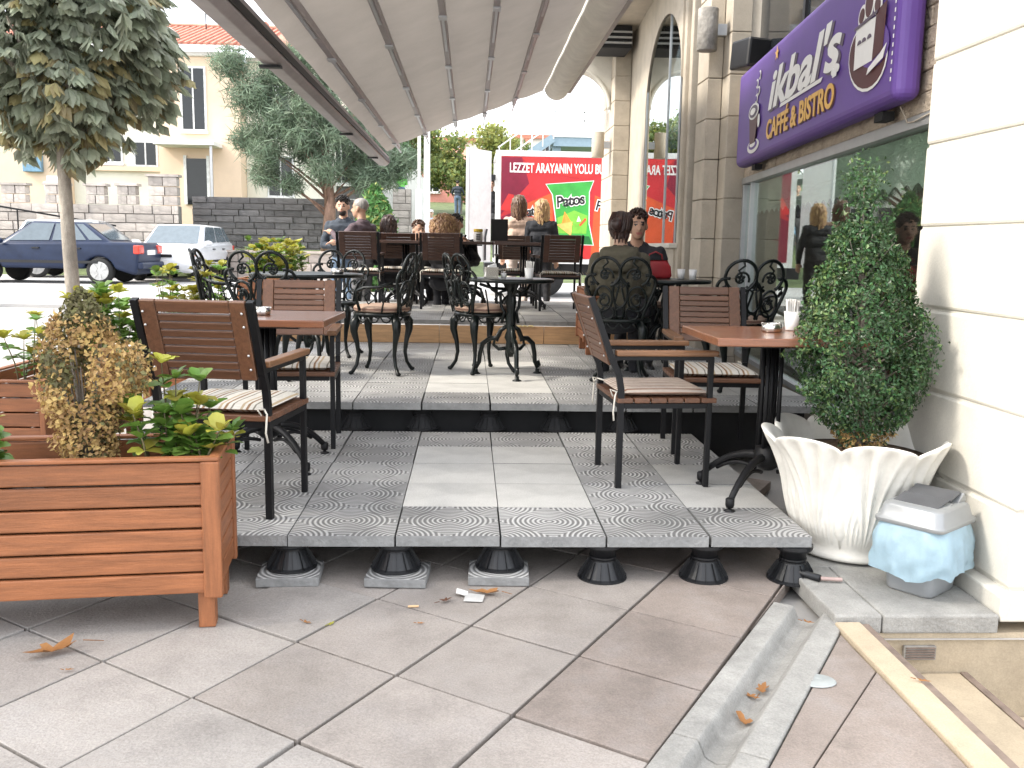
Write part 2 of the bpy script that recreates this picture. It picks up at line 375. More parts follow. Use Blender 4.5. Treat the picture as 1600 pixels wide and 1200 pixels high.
def slab(poly, mt, top, name='paving_slab'):
    cx = sum(p[0] for p in poly)/len(poly); cy = sum(p[1] for p in poly)/len(poly)
    q = [(p[0]-cx, p[1]-cy) for p in poly]
    o = MB().ext(q, .05, (0, 0, -.05), (1, 0, 0), (0, 1, 0)).build(name, mt, paving, bevel=.002, segs=1)
    o.location = (cx, cy, top); return o
for i in range(-11, 12):
    for j in range(-9, 14):
        g = .011
        q = [(O0[0]+U[0]*(i+a)+V[0]*(j+b), O0[1]+U[1]*(i+a)+V[1]*(j+b)) for a, b in ((g*1.3, g), (1-g*1.3, g), (1-g*1.3, 1-g), (g*1.3, 1-g))]
        cx = sum(p[0] for p in q)/4; cy = sum(p[1] for p in q)/4
        if not (-3.8 < cx < 1.5 and .9 < cy < 5.4): continue
        q = clip(q, pr[0], pr[1], dc-.004)
        if len(q) < 3: continue
        kx = cx+random.uniform(-.22, .22); slab(q, M['slab_brown'] if kx > .42 else M['slab_mid'] if kx > -.45 else M['slab'], random.uniform(-.003, .003))
# drain channel
prof = [(0, 0), (.073, 0), (.080, -.012), (.096, -.045), (.125, -.054), (.155, -.045), (.176, -.015), (.185, 0), (.265, 0), (.265, -.1), (0, -.1)]
ch = MB()
for k, (t0, t1) in enumerate([(-2.0, -.9), (-.897, .2), (.203, 1.30)]):
    ch.ext(prof, t1-t0, (D0[0]+dd[0]*t0, D0[1]+dd[1]*t0, .002), (pr[0], pr[1], 0), (0, 0, 1), w=(dd[0], dd[1], 0))
drain = struct(ch.build('drain_channel', M['concrete'], bevel=.006))
# brown slab wedge right of the drain, cream edging, sunken stair
A = (D0[0]+pr[0]*.27, D0[1]+pr[1]*.27)
wedge = clip(clip([(.2, 1.2), (1.29, 1.2), (1.29, 3.04), (.2, 3.04)], -pr[0], -pr[1], -(pr[0]*A[0]+pr[1]*A[1])), 0, -1, -1.2)
for lo, hi in ((1.2, 1.9), (1.905, 2.9), (2.9, 3.05)):
    p = clip(clip(wedge, 0, 1, hi), 0, -1, -lo)
    if lo == 1.905:
        slab(clip(p, -.8, .6, .6*2.12-.8*.87), M['slab_brown'], -.004); slab(clip(p, .8, -.6, -.6*2.12+.8*.87-.005), M['slab_brown'], -.006)
    elif len(p) > 2: slab(p, M['slab_brown'], -.005)
edging = struct(MB().bx(1.295, 1.385, .6, 3.035, -.3, .012).build('cream_edging', M['cream2'], bevel=.006))
MB().bx(1.387, 1.415, .6, 3.03, -.3, .004).build('dark_edging', M['brown_edge'], edging)
stair = struct(thing('stairwell', None, None))
MB().bx(1.40, 4.6, 3.056, 3.3, -1.2, -.041).build('stair_wall', M['cream2'], stair)
for k, (x0, x1, z) in enumerate(((1.417, 1.80, -.19), (1.803, 2.15, -.36), (2.153, 2.6, -.53), (2.6, 4.6, -.70))):
    MB().bx(x0, x1-.028, .5, 3.052, z-.3, z).build('tread', M['cream2'], stair, bevel=.004)
    MB().bx(x1-.027, x1, .5, 3.051, z-.3, z+.003).build('nosing', M['brown_edge'], stair)
v = tag(MB().bx(1.557, 1.672, 3.040, 3.0545, -.135, -.085).build('vent_grille', M['concrete_dk']), 'small brown vent grille in the cream stair wall', 'vent')
for k in range(5): MB().bx(1.562, 1.667, 3.035, 3.0395, -.130+.0095*k, -.125+.0095*k).build('slat', M['brown_edge'], v)
# raised stone sill that carries pot and bin
sill = struct(thing('stone_sill', None, None))
for x0, x1 in ((1.30, 1.47), (1.474, 1.895)):
    MB().bx(x0, x1, 3.045, 3.55, -.04, .03).build('sill_slab', M['concrete'], sill, bevel=.008)
MB().bx(1.375, 2.6, 3.552, 4.4, -.04, .028).build('sill_slab', M['concrete'], sill, bevel=.008)
# ================= terrace decks =================
def deck(name, x0, nx, y0, ny, z, plain, ycut=None, xend=None):
    d = struct(thing(name, None, None, (0, 0, 0)))
    tm = MB().bx(-.202, .202, -.1985, .1985, -.042, 0)
    tm.mi = [1, 0, 1, 1, 1, 1]; tr = tm.mesh('tile', [M['tile'], M['tile_side']]); tp = tm.mesh('tile', [M['tile_plain'], M['tile_side']])
    for i in range(nx):
        for j in range(ny):
            o = mk('tile', tp if (i, j) in plain else tr, d)
            o.location = (x0+.408*(i+.5), y0+.4*(j+.5), z+random.uniform(-.0015, .0015))
            o.rotation_euler = (random.uniform(-.002, .002), random.uniform(-.002, .002), random.choice((0, 1, 2, 3))*math.pi/2 if (i, j) not in plain else 0)
            if o.rotation_euler.z: o.scale = (1, 1, 1)
    return d
X0 = -1.908
d1 = deck('lower_deck', X0, 8, 3.435, 5, .19, {(4, 1), (4, 2), (4, 3), (5, 1), (5, 2), (5, 3), (7, 2), (7, 1)})
d2 = deck('middle_deck', X0, 10, 5.435, 9, .365, {(4, 1), (5, 1), (4, 2), (5, 2), (4, 3), (5, 3), (4, 4), (5, 4), (8, 1), (9, 1)})
d3 = deck('upper_deck', X0, 9, 8.83, 8, .585, {(i, j) for i in range(9) for j in range(8) if (i*3+j*5) % 4 == 0})
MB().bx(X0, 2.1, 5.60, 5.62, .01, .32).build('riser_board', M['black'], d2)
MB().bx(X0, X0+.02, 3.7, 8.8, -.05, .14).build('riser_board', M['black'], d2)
MB().bx(X0, 2.05, 5.9, 8.8, -.03, .0).build('gap_shade_sheet', M['black'], d2)  # black sheet added to darken the gap under the deck
# pine fascia under the upper deck
fas = struct(thing('fascia', None, None))
xs = [X0, -.28, .72, 1.75]
for a, b in zip(xs[:-1], xs[1:]): MB().bx(a, b-.004, 8.800, 8.826, .368, .535).build('board', M['pine_board'], fas, bevel=.003)
fo = MB()
for k in range(26):
    x = random.uniform(.35, .62); fo.ell((x, 8.797, .536+random.uniform(-.004, .006)), (random.uniform(.008, .02), .008, .007), 6, 4)
fo.build('foam_bead', mat('foam', (.62, .5, .25), .8), fas)
# support pedestals
def pedestal(h):
    t = thing('support_pedestal', '', 'pedestal')
    mb = MB(); mb.lathe([(.098, 0), (.098, .006), (.085, .012), (.062, .055), (.052, .075), (.052, .08)], 28)
    for k in range(14):
        a = 2*math.pi*k/14; c, s = math.cos(a), math.sin(a)
        mb.add([(c*.05, s*.05, .075), (c*.05, s*.05, .01), (c*.098, s*.098, .008), (c*.0985, s*.0985, .011), (c*.062, s*.062, .072)], [(0, 1, 2, 3, 4)])
    mb.build('flange', M['plastic'], t)
    MB().lathe([(.05, .078), (.05, h-.022), (.054, h-.02)], 24).build('barrel', M['plastic'], t, True)
    MB().lathe([(.054, .085), (.054, .092)], 24).build('collar', M['plastic'], t)
    MB().lathe([(.07, h-.02), (.075, h-.012), (.075, h)], 24).build('head_plate', M['plastic'], t)
    return t
hs = {.106: pedestal(.106), .146: pedestal(.146)}
pl = ['on a cracked offcut slab beside the wooden planter', 'on a tilted slab, second from the wooden planter', 'on a slab above the dry leaf and wrapper',
      'standing straight on brown paving under the deck middle', 'fifth from the planter, straight on brown paving', 'at the deck corner beside the white pot']
offs = []
for k, x in enumerate((-.684, -.276, .132, .540, .948, 1.30)):
    on = k < 3; t = hs[.106 if on else .146]
    y = (3.52, 3.51, 3.53, 3.51, 3.51, 3.49)[k]
    if k in (0, 3): c = t; c.location = (x, y, .040 if on else .0)
    else: c = dup(t, '', (x, y, .040 if on else .0), random.uniform(0, 1))
    tag(c, 'black plastic deck pedestal '+pl[k], 'pedestal', 'adjustable pedestals under the lower deck edge')
    if on:
        _b = MB().box((0, 0, .0), (.235, .20, .036)); _b.mi = [1, 0, 1, 1, 1, 1]; s = _b.build('offcut_slab', [M['tile'], M['tile_side']], None, bevel=.003)
        s.location = (x+(.0, .01, -.005)[k], y-.03, .0205); s.rotation_euler = (0, 0, (.05, -.06, -.03)[k])
        tag(s, ('ring-patterned concrete offcut under the pedestal next to the planter', 'concrete offcut under the second pedestal, slightly turned', 'pale concrete offcut under the third pedestal above the dry leaf')[k], 'slab', 'offcut slabs under pedestals')
h2 = pedestal(.132)
for ch in h2.children: ch.data.materials[0] = M['black']
for k, x in enumerate((-.684, -.276, .132, .540, .948)):
    c = h2 if k == 0 else dup(h2, '', (0, 0, 0))
    c.location = (x, 5.55, .191)
    tag(c, 'black pedestal in the dark gap below the middle deck, '+('leftmost', 'second from left', 'at the middle', 'second from right', 'rightmost')[k], 'pedestal', 'pedestals in the dark gap under the middle deck')
# ================= building on the right =================
cafe = thing('cafe_building', 'cream stone cafe building with pillars, arched window and glass shop front', 'building', (2.4, 6, 0))
def wp(mb, name, mt, **k):                      # world-space part of the cafe
    mb.v = [(x-2.4, y-6, z) for x, y, z in mb.v]; return mb.build(name, mt, cafe, **k)
# near pillar: one block per course
zc = [.10, .385, .725, 1.065, 1.405, 1.75, 2.095, 2.44, 2.785, 3.13, 3.475]
wp(MB().bx(1.90, 2.8, 3.05, 4.02, .0, .095), 'plinth', M['pillar'], bevel=.008)
for a, b in zip(zc[:-1], zc[1:]): wp(MB().bx(1.95, 2.8, 3.1, 3.99, a+.005, b-.005), 'stone_block', M['pillar'], bevel=.012, segs=2)
wp(MB().bx(1.960, 2.78, 3.110, 3.98, .05, 3.5), 'core', M['pillar'])
# glass front line from (2.46,8.4) to (2.05,3.99)
gA, gB = Vector((2.46, 8.4, 0)), Vector((2.052, 3.99, 0)); gd = (gB-gA).normalized(); gn = Vector((gd.y, -gd.x, 0))  # gn points to -x
def gp(t, z, off=0.): p = gA+gd*t+gn*off; return (p.x, p.y, z)
GL = (gB-gA).length
if gn.x > 0: gn = -gn
def gbar(mb, t0, t1, z0, z1, o0, o1):
    a = [gp(t0, z0, o0), gp(t1, z0, o0), gp(t1, z0, o1), gp(t0, z0, o1)]; b = [(p[0], p[1], z1) for p in a]
    return mb.add(a+b, [(0, 3, 2, 1), (4, 5, 6, 7), (0, 1, 5, 4), (1, 2, 6, 5), (2, 3, 7, 6), (3, 0, 4, 7)])
wp(gbar(MB(), 0, GL, .05, .34, -.15, .0), 'base_wall', M['cream'])
for t0, t1, z0, z1, nm in ((0, GL, 1.872, 1.93, 'top_rail'), (0, .06, .34, 1.871, 'frame_post'), (.34, .375, .34, 1.871, 'frame_post'), (GL-.05, GL, .34, 1.871, 'frame_post'), (0, GL, .34, .38, 'bottom_rail')):
    wp(gbar(MB(), t0, t1, z0, z1, -.05, .02 if 'top' in nm else .012), nm, M['alu'], bevel=.003)
wp(gbar(MB(), .055, .345, .375, 1.876, -.028, -.022), 'pane', M['glass'])
wp(gbar(MB(), .37, GL-.045, .375, 1.876, -.028, -.022), 'pane', M['glass'])
# split stone band behind the sign, then upper windows
rng = random.Random(3)
z = 1.933
while z < 2.72:
    t = 0.; hh = .095
    while t < GL:
        L = rng.uniform(.22, .5); t1 = min(GL, t+L)
        wp(gbar(MB(), t, t1-.004, z, z+hh-.004, -.2, .004+rng.uniform(-.003, .006)), 'stone', M['cream_rough'], bevel=.004, segs=1)
        t = t1
    z += hh
wp(gbar(MB(), 0, GL, 1.933, 2.70, -.25, -.004), 'backing_wall', M['cream'])
wp(gbar(MB(), 0, GL, 2.72, 2.78, -.25, .03), 'ledge', M['cream'])
for t0, t1 in ((.02, 1.55), (1.62, 2.9), (2.97, GL-.1)):
    wp(gbar(MB(), t0, t1, 2.80, 4.3, -.08, -.07), 'upper_pane', M['dark_glass'])
for t0 in (1.55, 2.9, GL-.1): wp(gbar(MB(), t0, t0+.06, 2.78, 4.3, -.09, -.05), 'upper_post', M['steel'])
wp(gbar(MB(), 0, GL, 4.3, 6.5, -.25, 0), 'upper_wall', M['cream'])
# shop interior seen through the glass
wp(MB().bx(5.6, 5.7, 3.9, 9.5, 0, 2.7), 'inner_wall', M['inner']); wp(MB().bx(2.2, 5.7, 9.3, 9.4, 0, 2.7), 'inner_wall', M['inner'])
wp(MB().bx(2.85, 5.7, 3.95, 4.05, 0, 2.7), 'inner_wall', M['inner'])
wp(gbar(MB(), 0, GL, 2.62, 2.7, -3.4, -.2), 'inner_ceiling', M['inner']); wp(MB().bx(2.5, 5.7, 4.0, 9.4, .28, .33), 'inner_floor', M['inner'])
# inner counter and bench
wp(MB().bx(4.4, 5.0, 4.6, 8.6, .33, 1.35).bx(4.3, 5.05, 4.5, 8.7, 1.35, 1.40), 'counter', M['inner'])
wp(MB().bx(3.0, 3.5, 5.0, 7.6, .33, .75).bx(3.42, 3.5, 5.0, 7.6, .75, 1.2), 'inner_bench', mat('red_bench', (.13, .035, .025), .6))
# pilaster beside the glass, laid in courses
for a in range(13):
    z0 = -.05+.36*a
    wp(MB().bx(2.28, 2.46, 8.40, 9.02, z0+.003, z0+.357), 'stone_block', M['cream'], bevel=.006, segs=1)
    wp(MB().bx(2.14, 2.275, 8.62, 9.0, z0+.003, z0+.357), 'stone_block', M['cream'], bevel=.006, segs=1)
wp(MB().bx(2.29, 2.9, 8.41, 9.3, -.05, 6), 'core', M['cream'])
# dark display strip with hung cards
wp(MB().bx(2.20, 2.27, 9.03, 9.2, .2, 4.0), 'dark_strip', M['black'])
cards = MB()
for k in range(16): cards.box((2.197, 9.11+rng.uniform(-.02, .02), .9+.16*k+rng.uniform(-.03, .03)), (.004, rng.uniform(.04, .09), rng.uniform(.05, .11)))
wp(cards, 'hung_card', M['white_print'])
# moulding, then the window wing, which runs slightly outwards
def wpa(mb, name, mt, **k):
    mb.v = [(x+(y-9.56)*.0425, y, z) for x, y, z in mb.v]; return wp(mb, name, mt, **k)
for y0, y1, x in ((9.22, 9.30, 2.13), (9.30, 9.46, 2.16), (9.46, 9.56, 2.12)): wp(MB().bx(x, 2.5, y0, y1, .3, 6), 'moulding', M['cream'], bevel=.008)
wpa(MB().bx(2.10, 2.4, 9.56, 12.0, .3, 1.30), 'sill_wall', M['cream']); wpa(MB().bx(2.04, 2.3, 9.5, 12.0, 1.30, 1.35), 'sill', M['pillar'], bevel=.006)
ar = [(9.56, 6.5), (9.56, 3.0)]+[(10.78-1.22*math.cos(math.pi*k/20), 3.0+.85*math.sin(math.pi*k/20)) for k in range(21)]+[(12.0, .3), (13.5, .3), (13.5, 6.5)]
wpa(MB().ext(ar, .3, (2.10, 0, 0), (0, 1, 0), (0, 0, 1), w=(1, 0, 0)), 'arch_wall', M['cream'])
wpa(MB().bx(2.118, 2.125, 9.57, 11.99, 1.352, 3.9), 'arch_pane', M['glass_up'])
for y in (9.60, 10.35, 11.965): wpa(MB().bx(2.106, 2.135, y-.012, y+.012, 1.352, 3.86), 'mullion', M['alu'])
wp(MB().bx(3.2, 3.3, 9.3, 12.2, .5, 4.2), 'inner_wall', M['inner'])
for a in range(18):
    z0 = .25+.345*a
    wp(MB().bx(2.03, 2.262, 13.51, 14.6, z0+.003, z0+.342), 'stone_block', M['cream'], bevel=.007, segs=1)
wp(MB().bx(2.04, 2.8, 13.52, 14.59, .2, 6.4), 'core', M['cream'])
br = [(2.028, 3.26)]+[(2.03-.50*(1-math.cos(math.pi/2*k/12)), 3.28+.54*math.sin(math.pi/2*k/12)) for k in range(13)]+[(1.15, 3.84), (1.15, 4.6), (2.028, 4.6)]
wp(MB().ext(br, .3, (0, 13.85, 0), (1, 0, 0), (0, 0, 1), w=(0, 1, 0)), 'arch_bracket', M['pillar'])
rim = MB().tube([(2.01-.50*(1-math.cos(math.pi/2*k/14)), 13.84, 3.28+.54*math.sin(math.pi/2*k/14)) for k in range(15)], .03, 8); wp(rim, 'arch_rim', M['pillar'], smooth=True)
wp(MB().bx(1.35, 2.6, 9.2, 14.6, 4.25, 4.55), 'balcony_slab', M['cream'])
wp(MB().bx(1.6, 2.15, 12.9, 13.5, 3.95, 4.24), 'dark_gap', M['black'])
for k in range(3): wp(MB().bx(1.6, 2.15, 12.87, 12.895, 4.0+.07*k, 4.025+.07*k), 'louvre', M['alu'])
# scalloped cloth strip just inside the shop glass, standing in for a reflected valance
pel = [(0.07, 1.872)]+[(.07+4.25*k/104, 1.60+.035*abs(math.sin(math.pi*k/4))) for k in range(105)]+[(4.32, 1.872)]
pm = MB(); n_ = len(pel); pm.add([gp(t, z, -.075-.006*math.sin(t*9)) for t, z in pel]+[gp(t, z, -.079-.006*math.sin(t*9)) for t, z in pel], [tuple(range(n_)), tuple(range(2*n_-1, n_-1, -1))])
wp(pm, 'valance_reflection', M['valance_reflection'])
# ================= awning =================
M['awning'] = clothmat('awning_cloth', (.42, .385, .35), .14, .05, scale=3)
M['awn_metal'] = mat('awning_metal', (.30, .265, .26), .45, metal=.3, var=.08)
M['awn_roll'] = clothmat('rolled_cloth', (.74, .71, .65), .25, .08)
awn = thing('awning', 'large beige fabric awning with metal ribs sloping over the terrace', 'awning', (0, 8, 0))
def ap(mb, name, mt, **k): mb.v = [(x, y-8, z) for x, y, z in mb.v]; return mb.build(name, mt, awn, **k)
YN, YF = 3.95, 12.0
ribs = [(-1.05, 2.40), (-.913, 2.50), (-.561, 2.643), (-.192, 2.784), (.168, 2.91), (.536, 3.06), (.90, 3.19)]
for (xa, za), (xb, zb) in zip(ribs[:-1], ribs[1:]):
    vs = []; fs = []; nu, nv = 8, 40
    for j in range(nv+1):
        y = YN+(YF-YN)*j/nv
        for i in range(nu+1):
            t = i/nu; sag = -.010*math.sin(math.pi*t)+.004*math.sin(y*4.3+i)+.003*math.sin(y*11+t*5)
            vs.append((xa+(xb-xa)*t, y, za+(zb-za)*t+sag+.035))
    for j in range(nv):
        for i in range(nu): a = j*(nu+1)+i; fs.append((a, a+1, a+nu+2, a+nu+1))
    ap(MB().add(vs, fs), 'fabric_panel', M['awning'], smooth=True)
for k, (x, z) in enumerate(ribs[1:-1]):
    ap(MB().bx(x-.022, x+.022, YN, YF+.06, z-.018, z+.034), 'rib', M['awn_metal'], bevel=.006)
    for j in range(5):
        y = 4.6+1.7*j+.25*(k % 2); ap(MB().bx(x-.028, x+.028, y, y+.09, z-.030, z-.0185).bx(x-.009, x+.009, y+.1, y+1.1, z-.026, z-.0188), 'rib_bracket', M['alu'])
ap(MB().ext([(-.03, -.05), (.06, -.06), (.10, -.03), (.10, .06), (-.03, .07)], YF+.15-YN, (-1.14, YN, 2.33), (1, 0, 0), (0, 0, 1), w=(0, 1, 0)), 'gutter_beam', M['awn_metal'], bevel=.006)
ap(MB().bx(-1.182, -1.172, YN, YF+.15, 2.37, 2.41).bx(-1.038, -1.028, YN, YF+.15, 2.31, 2.35), 'gutter_lip', M['steel'])
for y in (5.4, 8.6, 10.9): ap(MB().bx(-1.18, -1.06, y, y+.05, 2.255, 2.2695), 'joint_plate', M['steel'])
ap(MB().lathe([(.16, 0), (.165, .03), (.15, .06), (.155, 7.95), (.13, 8.03), (.07, 8.05)], 20, (1.06, YN, 3.25), M=Matrix.Rotation(-math.pi/2, 3, 'X')), 'cloth_roll', M['awn_roll'], smooth=True)
ap(MB().bx(1.19, 1.25, YN, 12.0, 3.2, 3.5), 'wall_rail', M['awn_metal'])
# ================= cafe sign =================
sign = thing('shop_sign', 'purple box sign with white and yellow lettering and coffee emblems above the shop window', 'sign', (2.2, 6.2, 1.955))
def sp_(mb, name, mt, par=None, **k):
    mb.v = [(x-2.2, y-6.2, z-2) for x, y, z in mb.v]; return mb.build(name, mt, par or sign, **k)
sp_(gbar(MB(), .40, 4.16, 2.03, 2.80, .03, .16), 'box', M['purple'], bevel=.05, segs=4)
def spt(t, z, off=.162): p = Vector(gp(t, z, off)); return p-Vector((2.2, 6.2, 2))
def splate(poly, off, mt, name, parent=sign):   # flat print, polygon in (t,z)
    mb = MB(); a = [spt(t, z, off) for t, z in poly]; b = [spt(t, z, off+.002) for t, z in poly]; n = len(poly)
    mb.add(a+b, [tuple(range(n, 2*n)), tuple(range(n))[::-1]]+[(i, (i+1) % n, n+(i+1) % n, n+i) for i in range(n)]); return mb.build(name, mt, parent)
def el(ct, cz, rt, rz, n=24, a0=0, a1=2*math.pi, rot=0.):
    r = []
    for k in range(n):
        a = a0+(a1-a0)*k/(n-1 if a1-a0 < 6.2 else n); x, y = rt*math.cos(a), rz*math.sin(a)
        r.append((ct+x*math.cos(rot)-y*math.sin(rot), cz+x*math.sin(rot)+y*math.cos(rot)))
    return r
up = (0, 0, 1)
textmesh('lettering', "ikbal's", .36, M['grey_print'], sign, spt(1.62, 2.335, .163), gd, up, .28, .012, .001, width=1.72)
textmesh('lettering', "ikbal's", .36, M['white_print'], sign, spt(1.57, 2.35, .166), gd, up, .28, .010, .001, width=1.72)
textmesh('lettering', "CAFFÉ & BISTRO", .185, M['brown_print'], sign, spt(1.59, 2.132, .163), gd, up, 0, .006, .001, width=1.66)
textmesh('lettering', "CAFFÉ & BISTRO", .185, M['yellow_print'], sign, spt(1.565, 2.14, .166), gd, up, 0, .005, .001, width=1.66)
splate([(1.95, 2.312), (2.95, 2.312), (2.98, 2.335), (1.98, 2.335)], .165, M['white_print'], 'underline')
st = [(1.79+.055*(1 if k % 2 == 0 else .42)*math.sin(2*math.pi*k/10), 2.70+.05*(1 if k % 2 == 0 else .42)*math.cos(2*math.pi*k/10)) for k in range(10)]
splate(st, .168, M['yellow_print'], 'star')
# chef hat over the last letter
splate(el(3.24, 2.335, .042, .026)[:], .166, M['white_print'], 'hat'); splate(el(3.19, 2.325, .028, .02), .168, M['white_print'], 'hat'); splate(el(3.29, 2.33, .028, .02), .170, M['white_print'], 'hat'); splate([(3.205, 2.29), (3.275, 2.29), (3.285, 2.335), (3.195, 2.335)], .172, M['white_print'], 'hat')
# coffee cup emblem
splate(el(1.12, 2.14, .21, .052), .164, M['white_print'], 'saucer'); splate(el(1.12, 2.15, .15, .035), .167, M['purple'], 'saucer_ring'); splate(el(1.12, 2.155, .10, .022), .17, M['white_print'], 'saucer_ring')
splate([(1.03, 2.16), (1.21, 2.16), (1.30, 2.40), (.96, 2.40)], .172, M['brown_print'], 'cup'); splate(el(1.13, 2.40, .18, .06), .174, M['white_print'], 'cup_rim'); splate(el(1.13, 2.40, .145, .045), .177, M['grey_print'], 'coffee'); splate(el(1.12, 2.40, .09, .025), .179, M['white_print'], 'foam_swirl'); splate(el(1.31, 2.31, .035, .05), .171, M['white_print'], 'cup_handle')
for k, (a, b, r) in enumerate(((1.16, 2.49, .045), (1.22, 2.54, .055), (1.17, 2.60, .04), (1.26, 2.65, .03))):
    splate(el(a, b, r, .035)+[], .164+.001*k, M['white_print'], 'steam'); splate(el(a, b, r*.6, .02), .168+.001*k, M['purple'], 'steam_gap')
_sp0 = splate
def splate(poly, off, mt, name, parent=sign): return _sp0([(t, z-.10) for t, z in poly], off, mt, name, parent)
# coffee grinder emblem
splate(el(3.76, 2.40, .30, .17, rot=-.2), .164, M['white_print'], 'grinder_outline'); splate(el(3.76, 2.40, .285, .155, rot=-.2), .166, M['brown_print'], 'grinder_base'); splate(el(3.83, 2.44, .25, .11, rot=-.2), .168, M['purple'], 'crescent_gap')
splate([(3.58, 2.36), (3.86, 2.36), (3.88, 2.56), (3.58, 2.56)], .170, M['white_print'], 'grinder_box'); splate([(3.86, 2.36), (4.0, 2.38), (4.02, 2.60), (3.88, 2.58)], .171, M['brown_print'], 'grinder_side')
splate([(3.56, 2.555), (3.90, 2.57), (3.90, 2.585), (3.56, 2.57)], .174, M['grey_print'], 'grinder_lid')
for t in (3.65, 3.72, 3.80): splate(el(t, 2.475, .03, .02, 10, 0, math.pi), .173, M['grey_print'], 'grinder_slot')
splate(el(3.77, 2.65, .07, .085, rot=-.1), .172, M['white_print'], 'flame'); splate(el(3.77, 2.65, .055, .07, rot=-.1), .174, M['brown_print'], 'flame_core')
for t, rr in ((3.66, .4), (3.89, -.4)): splate(el(t, 2.61, .06, .05, rot=rr), .170, M['white_print'], 'bean'); splate(el(t, 2.61, .04, .034, rot=rr), .1725, M['brown_print'], 'bean_core')
splate([(3.80, 2.30), (4.02, 2.34), (4.06, 2.40), (3.98, 2.37), (3.82, 2.33)], .174, M['white_print'], 'handle_ribbon')
splate = _sp0
for k in range(17): splate([(4.105, 2.12+.038*k), (4.115, 2.12+.038*k), (4.115, 2.138+.038*k), (4.105, 2.138+.038*k)], .1615, M['white_print'], 'stitch')
for t in (.75, 3.7): sp_(gbar(MB(), t, t+.12, 1.985, 2.028, .03, .09), 'bracket', M['black'])
cb = MB().tube([Vector(gp(3.95, 2.03, .05)), Vector(gp(4.0, 1.95, .03)), Vector(gp(4.08, 1.945, .03)), Vector(gp(4.3, 1.962, .025))], .004, 6); sp_(cb, 'cable', M['cream'])
# wall lamps, speaker
def wall_lamp(loc, label):
    t = thing('wall_lamp', label, 'lamp', loc, 0, 'cylinder lamps on the cafe wall')
    MB().lathe([(.085, -.18), (.09, -.175), (.09, .175), (.085, .18), (.06, .181)], 28).build('shade', M['concrete_dk'] if loc[1] < 10 else M['cream'], t, True)
    MB().bx(.08, .17, -.03, .03, -.05, .05).build('arm', M['alu'], t, bevel=.004); return t
wall_lamp((2.09, 8.5, 3.22), 'grey cylinder wall lamp on the pilaster above the speaker')
wall_lamp((1.84, 13.7, 2.76), 'cream cylinder wall lamp on the far corner pillar by the truck')
spk = thing('loudspeaker', 'black loudspeaker tucked behind the top corner of the purple sign', 'speaker', (2.36, 8.02, 2.92), R(20))
MB().ext([(-.14, -.12), (.14, -.10), (.10, .12), (-.12, .12)], .26, (0, -.13, 0), (1, 0, 0), (0, 0, 1), w=(0, 1, 0)).build('cabinet', M['plastic'], spk, bevel=.02)
MB().bx(.10, .22, -.02, .02, -.03, .03).build('bracket', M['steel'], spk)
# ================= planters =================
M['wood_pl'] = woodmat('planter_wood', (.31, .115, .045), 'X', .55, .12, .4)
M['wood_plz'] = woodmat('planter_post_wood', (.31, .115, .045), 'Z', .55, .1, .4)
M['wood_ply'] = woodmat('planter_side_wood', (.29, .108, .043), 'Y', .55, .12, .4)
M['soil'] = mat('potting_soil', (.035, .027, .022), .95, var=.4, scale=30, bump=.8, bscale=40)
def planter(label, loc, rz, L, W, top=.58, bot=.125, np_=6):
    t = thing('wooden_planter', label, 'planter', loc, rz)
    hx, hy = L/2, W/2; ph = (top-bot)/np_
    for sy in (-1, 1):
        for k in range(np_): MB().bx(-hx+.055, hx-.055, sy*(hy-.022)-.011, sy*(hy-.022)+.011, bot+ph*k+.004, bot+ph*(k+1)-.003).build('plank', M['wood_pl'], t, bevel=.005)
    for sx in (-1, 1):
        for k in range(np_): MB().bx(sx*(hx-.022)-.011, sx*(hx-.022)+.011, -hy+.03, hy-.03, bot+ph*k+.004, bot+ph*(k+1)-.003).build('plank', M['wood_ply'], t, bevel=.005)
        for sy in (-1, 1):
            MB().bx(sx*(hx-.06), sx*hx, sy*hy, sy*(hy-.03), bot-.012, top+.002).build('corner_post', M['wood_plz'], t, bevel=.006)
            MB().bx(sx*(hx-.085), sx*(hx-.03), sy*(hy-.032), sy*(hy-.088), 0, bot+.05).build('leg', M['wood_plz'], t, bevel=.003)
    for sy in (-1, 1): MB().bx(-hx, hx, sy*hy*1.004, sy*(hy-.036), top+.003, top+.016).build('rim_board', M['wood_pl'], t, bevel=.004)
    for sx in (-1, 1): MB().bx(sx*hx, sx*(hx-.036), -hy+.037, hy-.037, top+.0025, top+.0155).build('rim_board', M['wood_ply'], t, bevel=.004)
    MB().bx(-hx+.034, hx-.034, -hy+.034, hy-.034, bot+.01, bot+.03).build('base_board', M['wood_pl'], t)
    s = MB(); vs = []; nx, ny = 26, 9
    for j in range(ny+1):
        for i in range(nx+1): vs.append((-hx+.035+(L-.07)*i/nx, -hy+.035+(W-.07)*j/ny, top-.085+random.uniform(-.012, .012)))
    s.add(vs, [(j*(nx+1)+i, j*(nx+1)+i+1, (j+1)*(nx+1)+i+1, (j+1)*(nx+1)+i) for j in range(ny) for i in range(nx)])
    s.build('soil', M['soil'], t, True); return t
a7 = R(7); cx = -.815-.70*math.cos(a7)-.21*math.sin(a7); cy = 3.0-.70*math.sin(a7)+.21*math.cos(a7)
planter('large orange-brown slatted planter with dried bush in the foreground', (cx, cy, 0), a7, 1.40, .42)
planter('planter behind the foreground one, set lengthwise along the terrace edge', (-2.36, 5.40, -.01), math.pi/2, 1.40, .45)
planter('planter with yellow shrubs behind the left wooden chair', (-2.18, 7.45, .10), math.pi/2, 1.40, .45)
planter('farthest planter on the left, with the yellow-green hedge by the standing men', (-2.1, 10.3, .16), math.pi/2, 1.6, .5, .75)
